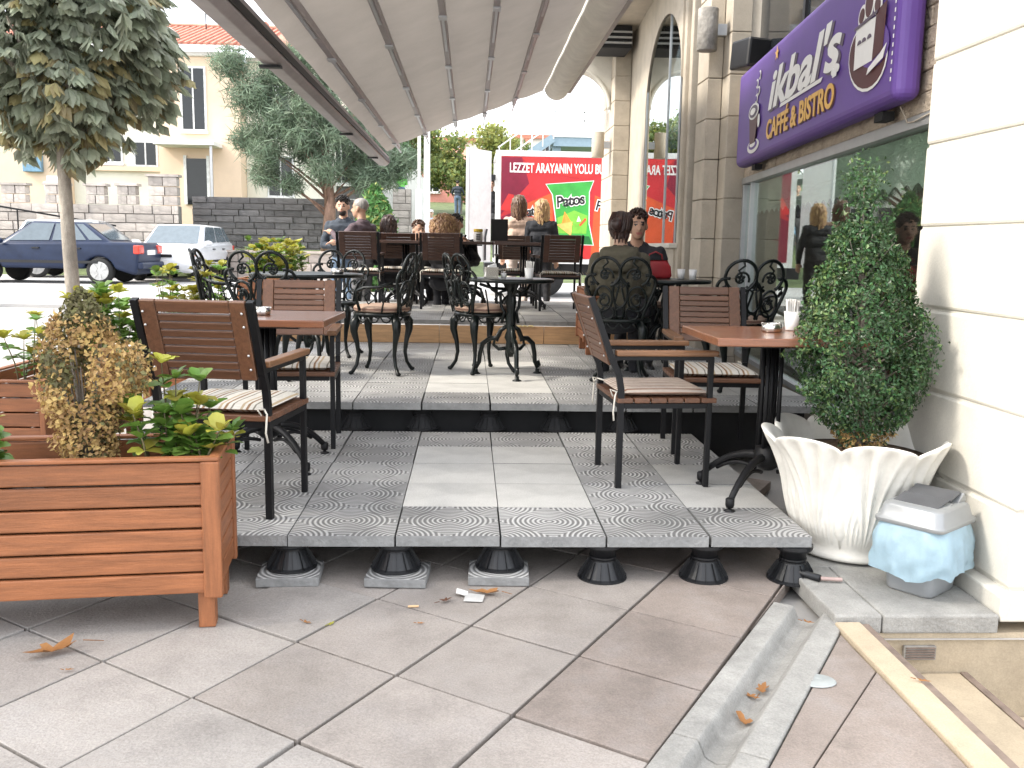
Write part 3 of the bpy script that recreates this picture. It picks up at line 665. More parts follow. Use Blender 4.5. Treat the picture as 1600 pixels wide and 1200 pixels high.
planter('narrow reddish planter at the upper deck edge by the hooded woman', (1.09, 8.25, .365), math.pi/2, .60, .20, .56)
# ================= plants =================
M['eu_leaf'] = leafmat('euonymus_leaf', (.15, .27, .05), (.30, .42, .10), .35, .3, .4)
M['eu_yel'] = leafmat('euonymus_yellow_leaf', (.42, .40, .06), (.60, .55, .14), .35, .3, .45)
M['dry_leaf'] = leafmat('dry_box_leaf', (.52, .35, .14), (.66, .49, .25), .3, .35, .7)
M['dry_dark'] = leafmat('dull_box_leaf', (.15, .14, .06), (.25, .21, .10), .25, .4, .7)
M['box_leaf'] = leafmat('box_leaf', (.035, .085, .028), (.075, .15, .05), .2, .5, .4)
M['box_lite'] = leafmat('box_pale_leaf', (.10, .17, .05), (.20, .25, .09), .25, .4, .45)
M['stem'] = mat('plant_stem', (.12, .10, .05), .8)
M['bark'] = mat('bark', (.22, .19, .16), .9, var=.25, scale=14, bump=.8, bscale=25, stretch=(1, 1, .3))
def leafshape(mb, P, T, N, S, asp=.74):
    T = Vector(T).normalized(); N = Vector(N); N = (N-T*N.dot(T)).normalized(); B = T.cross(N)
    ts = (0, .28, .72, 1); ws = (.10, .50, .52, .14); up_ = (0, .05, .06, 0)
    vs = []
    for t, w, u in zip(ts, ws, up_):
        c = P+T*S*t+N*S*u
        vs += [c+B*S*w*asp+N*S*.10*w*2, c, c-B*S*w*asp+N*S*.10*w*2]
    fs = []
    for i in range(3): fs += [(3*i, 3*i+1, 3*i+4, 3*i+3), (3*i+1, 3*i+2, 3*i+5, 3*i+4)]
    mb.add([tuple(v) for v in vs], fs)
def leafy_plant(label, loc, stems, leaf=.05, yel=.4, dense=1., name='euonymus_shrub', cat='shrub', group=None):
    """stems: list of (dx, dy, height, lean_x, lean_y)"""
    t = thing(name, label, cat, loc, 0, group); st = MB(); lf = MB(); rg = random.Random(int(abs(loc[0]*1000+loc[1]*77)))
    for dx, dy, h, lx, ly in stems:
        pts = [Vector((dx, dy, -.03)), Vector((dx+lx*.35, dy+ly*.35, h*.5)), Vector((dx+lx, dy+ly, h))]
        st.tube(pts, [.0045, .0035, .002], 5)
        tiers = [1.0]+[f for f in (.8, .6, .42) if rg.random() < dense]
        for f in tiers:
            c = pts[0].lerp(pts[1], f*2) if f < .5 else pts[1].lerp(pts[2], f*2-1)
            top = f == 1.0; isy = rg.random() < (yel if top else yel*.35); lf.cur = 1 if isy else 0
            n = rg.randint(6, 9) if top else rg.randint(3, 5)
            for k in range(n):
                a = 2*math.pi*k/n+rg.uniform(-.4, .4); e = rg.uniform(.1, .95) if top else rg.uniform(-.2, .5)
                T = Vector((math.cos(a)*math.cos(e), math.sin(a)*math.cos(e), math.sin(e)))
                leafshape(lf, c+T*.004, T, Vector((0, 0, 1))+Vector((rg.uniform(-.3, .3), rg.uniform(-.3, .3), 0)), leaf*rg.uniform(.65, 1.15))
    st.build('stem', M['stem'], t, True); lf.build('foliage', [M['eu_leaf'], M['eu_yel']], t, True); return t
def rstems(n, rx, ry, h0, h1, seed, lean=.06):
    g = random.Random(seed); return [(g.uniform(-rx, rx), g.uniform(-ry, ry), g.uniform(h0, h1), g.uniform(-lean, lean), g.uniform(-lean, lean)) for _ in range(n)]
leafy_plant('green euonymus with yellow tips at the front planter corner', (-.98, 3.16, .52), [(-.05, .03, .36, -.02, 0), (-.02, 0, .31, 0, .02), (.03, .02, .30, .03, 0), (-.1, .0, .22, -.07, -.02)]+rstems(15, .11, .09, .07, .23, 5), .060, .42)
leafy_plant('sprig of green leaves at the left end of the front planter', (-1.56, 3.02, .52), rstems(6, .06, .06, .08, .22, 8), .058, .3)
leafy_plant('thin yellow-tipped shrub at the near end of the second planter', (-2.27, 4.98, .52), rstems(7, .09, .1, .15, .36, 11), .06, .8, .6)
leafy_plant('tall green shrub in the second planter behind the dried bush', (-2.22, 5.78, .52), rstems(30, .14, .22, .2, .47, 12), .075, .35)
leafy_plant('short leafy shrub in the second planter beside the chair back', (-2.10, 6.02, .52), rstems(9, .05, .06, .15, .36, 13), .07, .15)
leafy_plant('yellow-green shrub in the third planter, nearer clump', (-2.18, 7.1, .62), rstems(12, .15, .2, .25, .5, 14), .07, .8, .8)
leafy_plant('yellow-green shrub in the third planter, farther clump', (-2.15, 7.85, .62), rstems(12, .15, .2, .25, .5, 15), .07, .8, .8)
leafy_plant('low yellow-green hedge in the farthest planter', (-2.1, 10.3, .88), rstems(70, .2, .7, .12, .42, 16), .075, .85)
def bush_points(n, prof, seed, shell=.55):
    """points inside a turned outline prof [(z,r)], denser near the surface"""
    g = np.random.RandomState(seed); zs = np.array([p[0] for p in prof]); rs = np.array([p[1] for p in prof])
    P = []; N = []
    while len(P) < n:
        z = g.uniform(zs[0], zs[-1]); r = np.interp(z, zs, rs)
        if g.rand() > r/rs.max()+.05: continue
        a = g.uniform(0, 2*np.pi); c_ = Vector((math.cos(a)*r, math.sin(a)*r, z)); k_ = 2.2/max(.05, rs.max())
        lump = 1+.30*noise.noise(c_*k_+Vector((seed, 0, 0)))+.16*noise.noise(c_*k_*2.6); w = g.rand()**.5
        if seed != 4 and noise.noise(c_*k_*1.7+Vector((0, seed, 3))) < -.22 and w > .45: continue      # thin patches where twigs show
        if g.rand() < .03: w *= 1.16                                                       # stray new shoots
        q = r*lump*(shell+(1-shell)*w)
        P.append((q*math.cos(a), q*math.sin(a), z)); N.append((math.cos(a), math.sin(a), .35))
    return np.array(P), np.array(N)
# dried boxwood
db = thing('dried_boxwood', 'dried boxwood bush with tan leaves in the foreground planter', 'bush', (-1.29, 3.14, .50))
pr1 = [(0, .08), (.10, .12), (.20, .13), (.30, .18), (.42, .17), (.52, .12), (.60, .05), (.63, .01)]
P1, N1 = bush_points(7600, pr1, 4, .34)
lob = (P1[:, 2] > .27) & (P1[:, 2] < .45); P1[:, 0] += np.where(lob & (P1[:, 0] > 0), .07, 0)
P1 *= (.82, .8, 1)
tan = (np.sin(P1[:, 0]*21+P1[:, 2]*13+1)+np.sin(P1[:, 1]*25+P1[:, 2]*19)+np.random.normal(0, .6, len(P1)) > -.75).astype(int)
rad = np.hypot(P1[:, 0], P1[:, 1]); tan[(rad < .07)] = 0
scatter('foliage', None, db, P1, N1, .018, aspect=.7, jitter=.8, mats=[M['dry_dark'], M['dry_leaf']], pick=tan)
bt = MB()
for k in range(16):
    a = random.uniform(0, 6.28); r = random.uniform(.03, .11); bt.tube([(0, 0, -.05), (math.cos(a)*r*.4, math.sin(a)*r*.4, .2), (math.cos(a)*r, math.sin(a)*r, random.uniform(.3, .52))], [.008, .005, .002], 5)
bt.build('branch', M['bark'], db, True)
# potted boxwood cone
cone = thing('boxwood_cone', 'cone-shaped green boxwood with a loose top sprig in the white pot', 'bush', (1.64, 3.74, .46))
pr2 = [(.0, .04), (.05, .09), (.15, .17), (.28, .26), (.38, .285), (.48, .27), (.62, .22), (.76, .175), (.88, .14), (.96, .11), (1.0, .05), (1.02, .03), (1.06, .055), (1.10, .075), (1.15, .06), (1.19, .01)]
P2, N2 = bush_points(20000, pr2, 9, .5); P2[:, 0] += -.06*P2[:, 2]+.01; P2 *= (1, .95, 1)
topm = P2[:, 2] > .95; keep = ~topm | (np.random.rand(len(P2)) < .5); P2[topm] += np.random.normal(0, 1, (topm.sum(), 3))*(.022, .022, .03); P2, N2 = P2[keep], N2[keep]
lite = ((np.random.rand(len(P2)) < .12) | ((P2[:, 0] < -.14) & (np.random.rand(len(P2)) < .22))).astype(int); lite[(P2[:, 2] < .10) & (np.random.rand(len(P2)) < .6)] = 2  # pale leaves at random, more of them on the left; dry ones low down
scatter('foliage', None, cone, P2, N2, .0195, aspect=.55, jitter=.65, mats=[M['box_leaf'], M['box_lite'], M['dry_leaf']], pick=lite)
MB().tube([(0, 0, -.06), (.01, .01, .15), (0, 0, .4), (-.04, 0, .8), (-.055, 0, 1.12)], [.02, .017, .013, .006, .003], 7).tube([(.02, 0, -.06), (.08, .03, .2), (.12, .05, .35)], [.012, .008, .004], 6).build('trunk', M['bark'], cone, True)
tw = MB()
for k in range(70):
    a = random.uniform(0, 6.28); z = random.uniform(.08, .85); r = np.interp(z, [p[0] for p in pr2], [p[1] for p in pr2])*.85; tw.tube([(-.05*z, 0, z-.1), (-.05*z+math.cos(a)*r*.5, math.sin(a)*r*.5, z-.02), (-.05*z+math.cos(a)*r, math.sin(a)*r, z+.06)], [.005, .0035, .0015], 4)
tw.build('twig', M['bark'], cone)
# white pot: turned shell with scalloped rim and fanned leaf relief
M['pot'] = mat('white_pot_paint', (.78, .755, .69), .55, var=.07, scale=9, bump=.12, bscale=40)
pot = thing('stone_pot', 'white cast pot with scalloped rim and fan reliefs holding the boxwood', 'pot', (1.645, 3.76, .03), R(12))
nA, prof = 288, [(0.0, .225), (.02, .232), (.05, .214), (.08, .228), (.12, .246), (.16, .254), (.20, .260), (.25, .267), (.30, .272), (.35, .285), (.40, .303), (.44, .32), (.47, .337), (.505, .362), (.515, .362), (.51, .335), (.47, .31), (.40, .285)]
vs = []; fs = []; K = 8
for i, (z, r) in enumerate(prof):
    s = max(0, min(1, (z-.06)/.42))
    for k in range(nA):
        a = 2*math.pi*k/nA; ph = (a*K/(2*math.pi)) % 1.0; u = abs(ph-.5)*2              # u: 0 at petal middle, 1 at the seam
        pe = math.cos(u*math.pi/2)**.6
        sq = 1+.13*abs(math.cos(2*a))**2*s                                              # corners sweep out
        rr = r*sq*(1+.085*pe*(s**.5) - .05*s)
        if i < 14 and .10 < z < .49:
            hz_ = max(.02, z-.06); fan = math.cos(42*math.atan2((ph-.5)*.24, hz_+.03))                # flutes that fan up from the petal foot
            rr += .014*fan*(1-u**4)*min(1, (z-.10)/.05)
        zz = z+(.045*(pe-.5) if z > .44 else .045*(pe-.5)*s**3)
        vs.append((rr*math.cos(a), rr*math.sin(a), zz))
for i in range(len(prof)-1):
    for k in range(nA): k2 = (k+1) % nA; fs.append((i*nA+k, i*nA+k2, (i+1)*nA+k2, (i+1)*nA+k))
fs.append(tuple(range(nA))[::-1])
po = MB().add(vs, fs).build('bowl', M['pot'], pot, True); ss = po.modifiers.new('sub', 'SUBSURF'); ss.levels = ss.render_levels = 1
dr = MB()
for k in range(8):
    a = 2*math.pi*k/8; c, s_ = math.cos(a), math.sin(a)
    dr.tube([(c*.262, s_*.262, .36), (c*.247, s_*.247, .26), (c*.225, s_*.225, .14), (c*.205, s_*.205, .06)], [.006, .022, .034, .014], 8)
dr.build('drop_relief', M['pot'], pot, True)
ft = MB().lathe([(.15, -.028), (.165, -.02), (.16, .02), (.19, .05)], 30); ft.v = [(x*(1+.06*math.sin(x*50)), y*(1+.06*math.sin(y*43)), z) for x, y, z in ft.v]; ft.build('foot', M['concrete_dk'], pot, True)
MB().lathe([(.292, .425), (.15, .44), (.01, .445)], 30).build('soil', mat('dry_soil', (.14, .085, .05), .95, var=.4, scale=40, bump=.9, bscale=50), pot, True)
# waste bin with blue bag
M['bin_grey'] = mat('bin_grey', (.27, .28, .29), .4, var=.05); M['bin_lid'] = mat('bin_lid_silver', (.27, .28, .285), .35, metal=.3, var=.04); M['bin_dark'] = mat('bin_flap', (.075, .078, .085), .4)
M['bag'] = clothmat('blue_bag', (.50, .68, .78), .45, .06, .28, scale=16)
bn = thing('waste_bin', 'grey swing-lid waste bin with pale blue bag beside the pot', 'bin', (1.735, 3.315, .031), R(38))
def rr(w, d, r=.03, n=5):
    out = []
    for cx_, cy_, a0 in ((w-r, d-r, 0), (-w+r, d-r, 90), (-w+r, -d+r, 180), (w-r, -d+r, 270)):
        for k in range(n): a = R(a0+90*k/(n-1)); out.append((cx_+r*math.cos(a), cy_+r*math.sin(a)))
    return out
def loft(rings, cap=(True, True)):
    mb = MB(); n = len(rings[0]); vs = [p for r_ in rings for p in r_]; fs = []
    for i in range(len(rings)-1):
        for k in range(n): k2 = (k+1) % n; fs.append((i*n+k, i*n+k2, (i+1)*n+k2, (i+1)*n+k))
    if cap[0]: fs.append(tuple(range(n))[::-1])
    if cap[1]: fs.append(tuple((len(rings)-1)*n+k for k in range(n)))
    return mb.add(vs, fs)
loft([[(x, y, z) for x, y in rr(w, w*.86)] for z, w in ((0, .098), (.008, .104), (.25, .128))]).build('body', M['bin_grey'], bn, True)
bgr = []; nb = 84
for i in range(15):                                     # crumpled bag skirt
    f_ = i/14; z = .285-.185*f_; w = .138+.034*math.sin(min(1, f_*1.5)*math.pi/2)-.004*f_; ring = []
    for k in range(nb):
        a = 2*math.pi*k/nb; c, s_ = math.cos(a), math.sin(a); e = (abs(c)**4+abs(s_)**4)**-.25; x, y = c*e*w, s_*e*w*.9
        q = noise.noise(Vector((c*4, s_*4, z*16)))*1.0+noise.noise(Vector((c*9, s_*9, z*30+5)))*.8+.5*math.sin(a*11+2*noise.noise(Vector((c*2, s_*2, 1))))*f_
        d_ = 1+.085*q*f_**.6; ring.append((x*d_, y*d_, z+(.028*noise.noise(Vector((c*2.2, s_*2.2, 9)))-.02*(c < -.3))*f_**2))
    bgr.append(ring)
loft(bgr, (False, False)).build('bin_bag', M['bag'], bn, True)
loft([[(x, y, z) for x, y in rr(w, w*.88)] for z, w in ((.266, .150), (.282, .152), (.292, .140), (.334, .128), (.345, .112))]).build('lid', M['bin_lid'], bn, True, bevel=.003)
MB().ext([(-.095, .31), (-.05, .335), (0, .346), (.05, .340), (.098, .372), (.115, .355), (.115, .31), (-.11, .305)], .19, (0, -.095, .004), (1, 0, 0), (0, 0, 1), w=(0, 1, 0)).build('lid_ridge', M['bin_lid'], bn, bevel=.006)
MB().box((-.05, 0, .352), (.09, .17, .008), Matrix.Rotation(R(-12), 3, 'Y')).build('swing_flap', M['bin_dark'], bn, bevel=.003)
MB().box((.05, .0, .366), (.085, .17, .008), Matrix.Rotation(R(-14), 3, 'Y')).build('swing_flap', M['bin_dark'], bn, bevel=.003)
# ================= litter =================
M['dead_leaf'] = leafmat('dead_leaf', (.33, .15, .05), (.46, .26, .10), .15, .25, .7); M['dead_dark'] = leafmat('dark_dead_leaf', (.13, .055, .03), (.2, .09, .05), .1, .2, .7)
def fallen(label, x, y, s, rz, curl=.3, seed=1, mt='dead_leaf', z=.004, lobes=5):
    g = random.Random(seed); o = MB(); n = 18; vs = [(0, 0, .004)]
    for k in range(n):
        a = 2*math.pi*k/n; r = s*(.55+.45*abs(math.cos(a)))*(.72+.28*math.cos(lobes*a*1.0))*g.uniform(.85, 1.1); px, py = r*math.cos(a), r*math.sin(a)*.62
        vs.append((px, py, abs(py)*curl+abs(px)*curl*.35+g.uniform(0, .12)*s))
    o.add(vs, [(0, k+1, (k+1) % n+1) for k in range(n)])
    o.tube([(-s*.9, 0, s*.2), (-s*1.5, s*.1, .006)], [.0016, .0011], 5)
    o = o.build('fallen_leaf', M[mt], None, True); o.location = (x, y, z); o.rotation_euler = (0, 0, rz)
    return tag(o, label, 'leaf', 'dry leaves on the paving')
fallen('big curled tan leaf on the paving at the far left front', -1.30, 2.82, .10, R(215), .5, 1)
fallen('long brown leaf next to the wrapper below the third pedestal', .075, 3.315, .065, R(175), .45, 2)
fallen('dark shrivelled leaf left of the wrapper', -.073, 3.245, .035, R(40), .5, 3, 'dead_dark')
fallen('small orange leaf bit on the paving below the planter leg level', -.545, 3.05, .022, R(-30), .4, 4)
fallen('small pale green leaf bit beside the orange one', -.462, 3.039, .020, R(60), .3, 5, 'eu_yel')
fallen('pale tan fragment on the paving under the second pedestal', -.156, 3.043, .016, R(10), .3, 6)
fallen('tan leaf in the drain channel, upper of the pair', .915, 2.64, .05, R(60), .6, 7, 'dead_leaf', -.045)
fallen('narrow tan leaf touching the other in the drain channel', .865, 2.60, .035, R(-40), .5, 8, 'dead_leaf', -.046)
fallen('torn reddish-brown leaf lowest in the drain channel', .80, 2.45, .05, R(100), .6, 9, 'dead_leaf', -.046, 3)
fallen('small brown leaf at the top of the drain channel', 1.235, 3.12, .025, R(-30), .5, 10, 'dead_leaf', -.03)
fallen('tan sliver on the cream edging of the stair', 1.385, 2.575, .024, R(-20), .3, 11, 'dead_leaf', .016)
fallen('tiny tan crumb on the paving at the left front', -1.20, 2.70, .016, R(15), .3, 12)
pk = thing('torn_wrapper', 'torn clear and white wrapper under the long brown leaf', 'litter', (.01, 3.27, .003))
MB().box((-.025, .035, .012), (.045, .03, .012), Matrix.Rotation(.3, 3, 'Y')).build('white_end', M['white_print'], pk, bevel=.003)
MB().add([(-.02, -.03, .003), (.05, -.035, .002), (.06, .02, .008), (-.01, .03, .012)], [(0, 1, 2, 3)]).build('film', mat('film', (.5, .49, .47), .15), pk)
cg = MB().tube([(-.019, 0, .005), (.019, .004, .005)], .0042, 8).build('cigarette_butt', mat('butt', (.7, .45, .25), .8)); cg.location = (-.19, 3.19, .001); tag(cg, 'orange cigarette butt on the paving below the second pedestal', 'litter')
pp = MB().tube([(1.37, 3.37, .045), (1.45, 3.36, .044)], .008, 10).build('metal_pipe_end', mat('pipe', (.45, .33, .3), .35, metal=.5)); tag(pp, 'short silver pipe end lying at the foot of the pot', 'pipe')
hose = MB().tube([(1.25, 3.50, .02), (1.31, 3.44, .045), (1.368, 3.372, .045)], .014, 8).build('black_hose', M['plastic'], None, True); tag(hose, 'black hose running from the deck corner to the pot foot', 'hose')
st_ = MB().lathe([(.03, 0), (.028, .003), (.012, .004), (.008, .002)], 20).build('ground_cap', mat('grey_putty', (.33, .35, .34), .7, var=.2)); st_.location = (1.075, 2.62, -.003); st_.scale = (2.0, 1.5, 1); tag(st_, 'round grey patch cap on the brown slab by the stair', 'cap')
# ================= wooden chairs and tables =================
M['wood_ch'] = woodmat('chair_wood', (.135, .060, .031), 'X', .45, .12, .4)
M['wood_chz'] = woodmat('chair_stile_wood', (.145, .064, .032), 'Z', .45, .1, .4)
M['wood_arm'] = woodmat('arm_wood', (.21, .10, .045), 'Y', .45, .1, .4)
M['wood_dk'] = woodmat('dark_chair_wood', (.075, .036, .024), 'X', .45, .1, .35)
M['wood_top'] = woodmat('table_wood', (.22, .085, .04), 'X', .28, .05, .35, .35)
W_, BR_, TN_ = (.72, .68, .60), (.30, .17, .085), (.50, .38, .24)
M['stripe'] = stripemat('striped_cushion', [(0, W_), (.22, TN_), (.34, W_), (.48, BR_), (.60, W_), (.78, (.25, .22, .17)), (.86, W_)], 11.0, 0)
M['stripe_pink'] = stripemat('pink_striped_cushion', [(0, (.70, .60, .50)), (.30, (.34, .17, .11)), (.45, (.70, .60, .50)), (.75, (.40, .24, .17)), (.88, (.70, .6, .5))], 13.0, 0)
M['cord'] = mat('cord', (.66, .62, .54), .9)
def pad(mb, w, d, h, z, n=12, r=.06, sx=1., sy=1.):
    """soft rounded square cushion"""
    vs = []; fs = []
    for s in (1, -1):
        for j in range(n+1):
            for i in range(n+1):
                u, v = 2*i/n-1, 2*j/n-1; e = max(abs(u), abs(v)); q = (1-e**6)**.5 if e < 1 else 0
                x = u*w/2*(1-.04*abs(v)**3); y = v*d/2*(1-.04*abs(u)**3)
                puff = q*(.5+.5*(1-.25*(u*u+v*v)))*(1+.10*math.sin(5*u+2)*math.cos(4*v))
                vs.append((x, y, z+h/2+s*h/2*puff))
    m_ = (n+1)*(n+1)
    for s in (0, 1):
        for j in range(n):
            for i in range(n):
                a = s*m_+j*(n+1)+i; q = (a, a+1, a+n+2, a+n+1); fs.append(q if s == 0 else q[::-1])
    return mb.add(vs, fs)
def wooden_chair(label, wood='wood_ch', cushion='stripe', arms=True, detail=True):
    t = thing('wooden_chair', label, 'chair')
    wz = M['wood_chz'] if wood == 'wood_ch' else M[wood]; wa = M['wood_arm'] if wood == 'wood_ch' else M[wood]
    xw = .228
    for sx in (-1, 1):
        MB().bar((sx*xw, .205, 0), (sx*xw, .205, .615), .025, .025, (0, 1, 0)).build('leg', M['steel'], t, bevel=.003)
        mb = MB(); pts = [(sx*xw, -.215, 0), (sx*xw, -.215, .46), (sx*xw, -.228, .53), (sx*xw, -.262, .60), (sx*xw, -.368, .885)]
        for a, b in zip(pts[:-1], pts[1:]): mb.bar(a, b, .027, .027, (0, 1, 0))
        mb.build('leg', M['steel'], t)
        MB().bx(sx*xw-.012, sx*xw+.012, -.262, .215, .600, .618).build('arm_rail', M['steel'], t)
        if arms: MB().bx(sx*xw-.026, sx*xw+.026, -.245, .235, .619, .645).build('armrest', wa, t, bevel=.006)
    MB().bx(-xw+.016, xw-.016, .19, .215, .375, .40).bx(-xw+.016, xw-.016, -.225, -.20, .375, .40).bx(-xw-.012, -xw+.012, -.20, .19, .376, .399).bx(xw-.012, xw+.012, -.20, .19, .376, .399).build('seat_frame', M['steel'], t)
    nS = 6
    for k in range(nS):
        y0 = -.235+.475*k/nS; MB().bx(-xw-.015+.0, xw+.015, y0+.003, y0+.475/nS-.003, .401, .424).build('seat_slat', M[wood], t, bevel=.004)
    # leaning back: local frame along the lean
    a = Vector((0, -.262+.002, .575)); b = Vector((0, -.368, .885)); d = (b-a); L = d.length; d.normalize(); nrm = Vector((0, d.z, -d.y))   # towards the sitter
    off = nrm*.004
    B3 = Matrix((Vector((1, 0, 0)), d, -nrm)).transposed()
    def piece(name, x0, x1, s0, s1, th, mt, par, o=0., bev=.003):
        c = a+d*((s0+s1)/2)+nrm*(th/2-.012+o)
        ob = MB().box((0, 0, 0), (x1-x0, s1-s0, th)).build(name, mt, par, bevel=bev, segs=1)
        ob.location = Vector(((x0+x1)/2, c.y, c.z)) if par is t else Vector(((x0+x1)/2, (s0+s1)/2-L/2, o)); 
        ob.rotation_euler = B3.to_euler() if par is t else (0, 0, 0); return ob
    bk = piece('backrest', -xw+.020, -xw+.082, 0, L, .022, wz, t)
    bk2 = piece('stile', xw-.082, xw-.020, 0, L, .022, wz, t)
    rows = [(0, .040)]+[(.044+(L-.095)*k/7, .044+(L-.095)*(k+1)/7-.004) for k in range(7)]+[(L-.048, L)]
    for s0, s1 in rows:
        c = a+d*((s0+s1)/2)+nrm*(.010-.012)
        ob = MB().box((0, 0, 0), (2*xw-.167, s1-s0, .018)).build('back_slat', M[wood], t, bevel=.003, segs=1)
        ob.location = c; ob.rotation_euler = B3.to_euler()
    if detail:
        sme = MB().ell((0, 0, 0), (.0055, .005, .0055), 8, 5).mesh('screw', M['screw'], True)
        for sx in (-1, 1):
            for q in (.05, .11, .23, .285): c = a+d*q-nrm*.018; mk('screw', sme, t).location = (sx*(xw-.033), c.y, c.z)
    if cushion:
        pad(MB(), .44, .43, .042, .424).build('cushion', M[cushion], t, True)
        for sx in (-1, 1):
            tie = MB(); tie.tube([(sx*.19, -.20, .445), (sx*.222, -.235, .452), (sx*.236, -.245, .435), (sx*.232, -.25, .36), (sx*.24, -.248, .32)], .004, 5)
            tie.tube([(sx*.222, -.235, .452), (sx*.20, -.26, .46), (sx*.215, -.25, .43)], .004, 5)
            tie.build('tie', M['cord'], t, True)
    return t
def place(o, loc, rz, label=None): 
    o.location = loc; o.rotation_euler = (0, 0, rz)
    if label: o['label'] = label
    return o
wc = wooden_chair('brown slatted wooden chair with its back to the camera at the left')
place(wc, (-.985, 3.90, .19), R(-9)); wc['group'] = 'wooden terrace armchairs'
c2 = dup(wc, 'slatted wooden chair behind the left wooden table, facing the camera', (-.97, 5.14, .19), R(184), 'wooden terrace armchairs')
wp_ = wooden_chair('slatted wooden chair with pink striped cushion turned sideways to the right table', cushion='stripe_pink'); place(wp_, (.90, 4.41, .19), R(-86)); wp_['group'] = 'wooden terrace armchairs'
c3 = dup(wc, 'slatted wooden chair behind the right wooden table before the glass', (1.36, 5.07, .19), R(176), 'wooden terrace armchairs')
def wooden_table(label, loc, rz=0):
    t = thing('wooden_table', label, 'table', loc, rz, 'square wooden tables')
    MB().bx(-.34, .34, -.30, .30, .715, .75).build('table_top', M['wood_top'], t, bevel=.005)
    MB().bx(-.20, .20, -.20, .20, .700, .714).build('top_plate', M['steel'], t)
    for k in range(4):
        a = R(45+90*k); c, s = math.cos(a), math.sin(a)
        MB().tube([(c*.042, s*.042, .70), (c*.042, s*.042, .20)], .010, 8).build('column_rod', M['steel'], t, True)
        mb = MB(); pts = []
        for q in range(9):
            u = q/8; pts.append((c*(.04+.29*u), s*(.04+.29*u), .19-.145*u**2.2))
        mb.tube(pts, [.019-.005*q/8 for q in range(9)], 8)
        pts = [(c*(.05+.20*q/6), s*(.05+.20*q/6), .125-.03*q/6+.03*math.sin(math.pi*q/6)) for q in range(7)]; mb.tube(pts, .009, 6)
        mb.build('leg', M['steel'], t, True)
        MB().lathe([(.016, .018), (.02, .03), (.02, .055), (.014, .06)], 10, (c*.33, s*.33, 0)).lathe([(.024, 0), (.024, .006), (.008, .012), (.008, .018)], 12, (c*.33, s*.33, 0)).build('foot', M['steel'], t, True)
    MB().lathe([(.03, .13), (.055, .15), (.06, .19), (.055, .23), (.03, .24)], 20).build('hub', M['steel'], t, True)
    MB().lathe([(.014, .2), (.014, .70)], 12).build('column', M['steel'], t, True); return t
wooden_table('square wooden table on black cast legs at the left', (-1.0, 4.62, .19), R(-2))
wooden_table('square wooden table on black rod column at the right', (1.35, 4.02, .19), R(1))
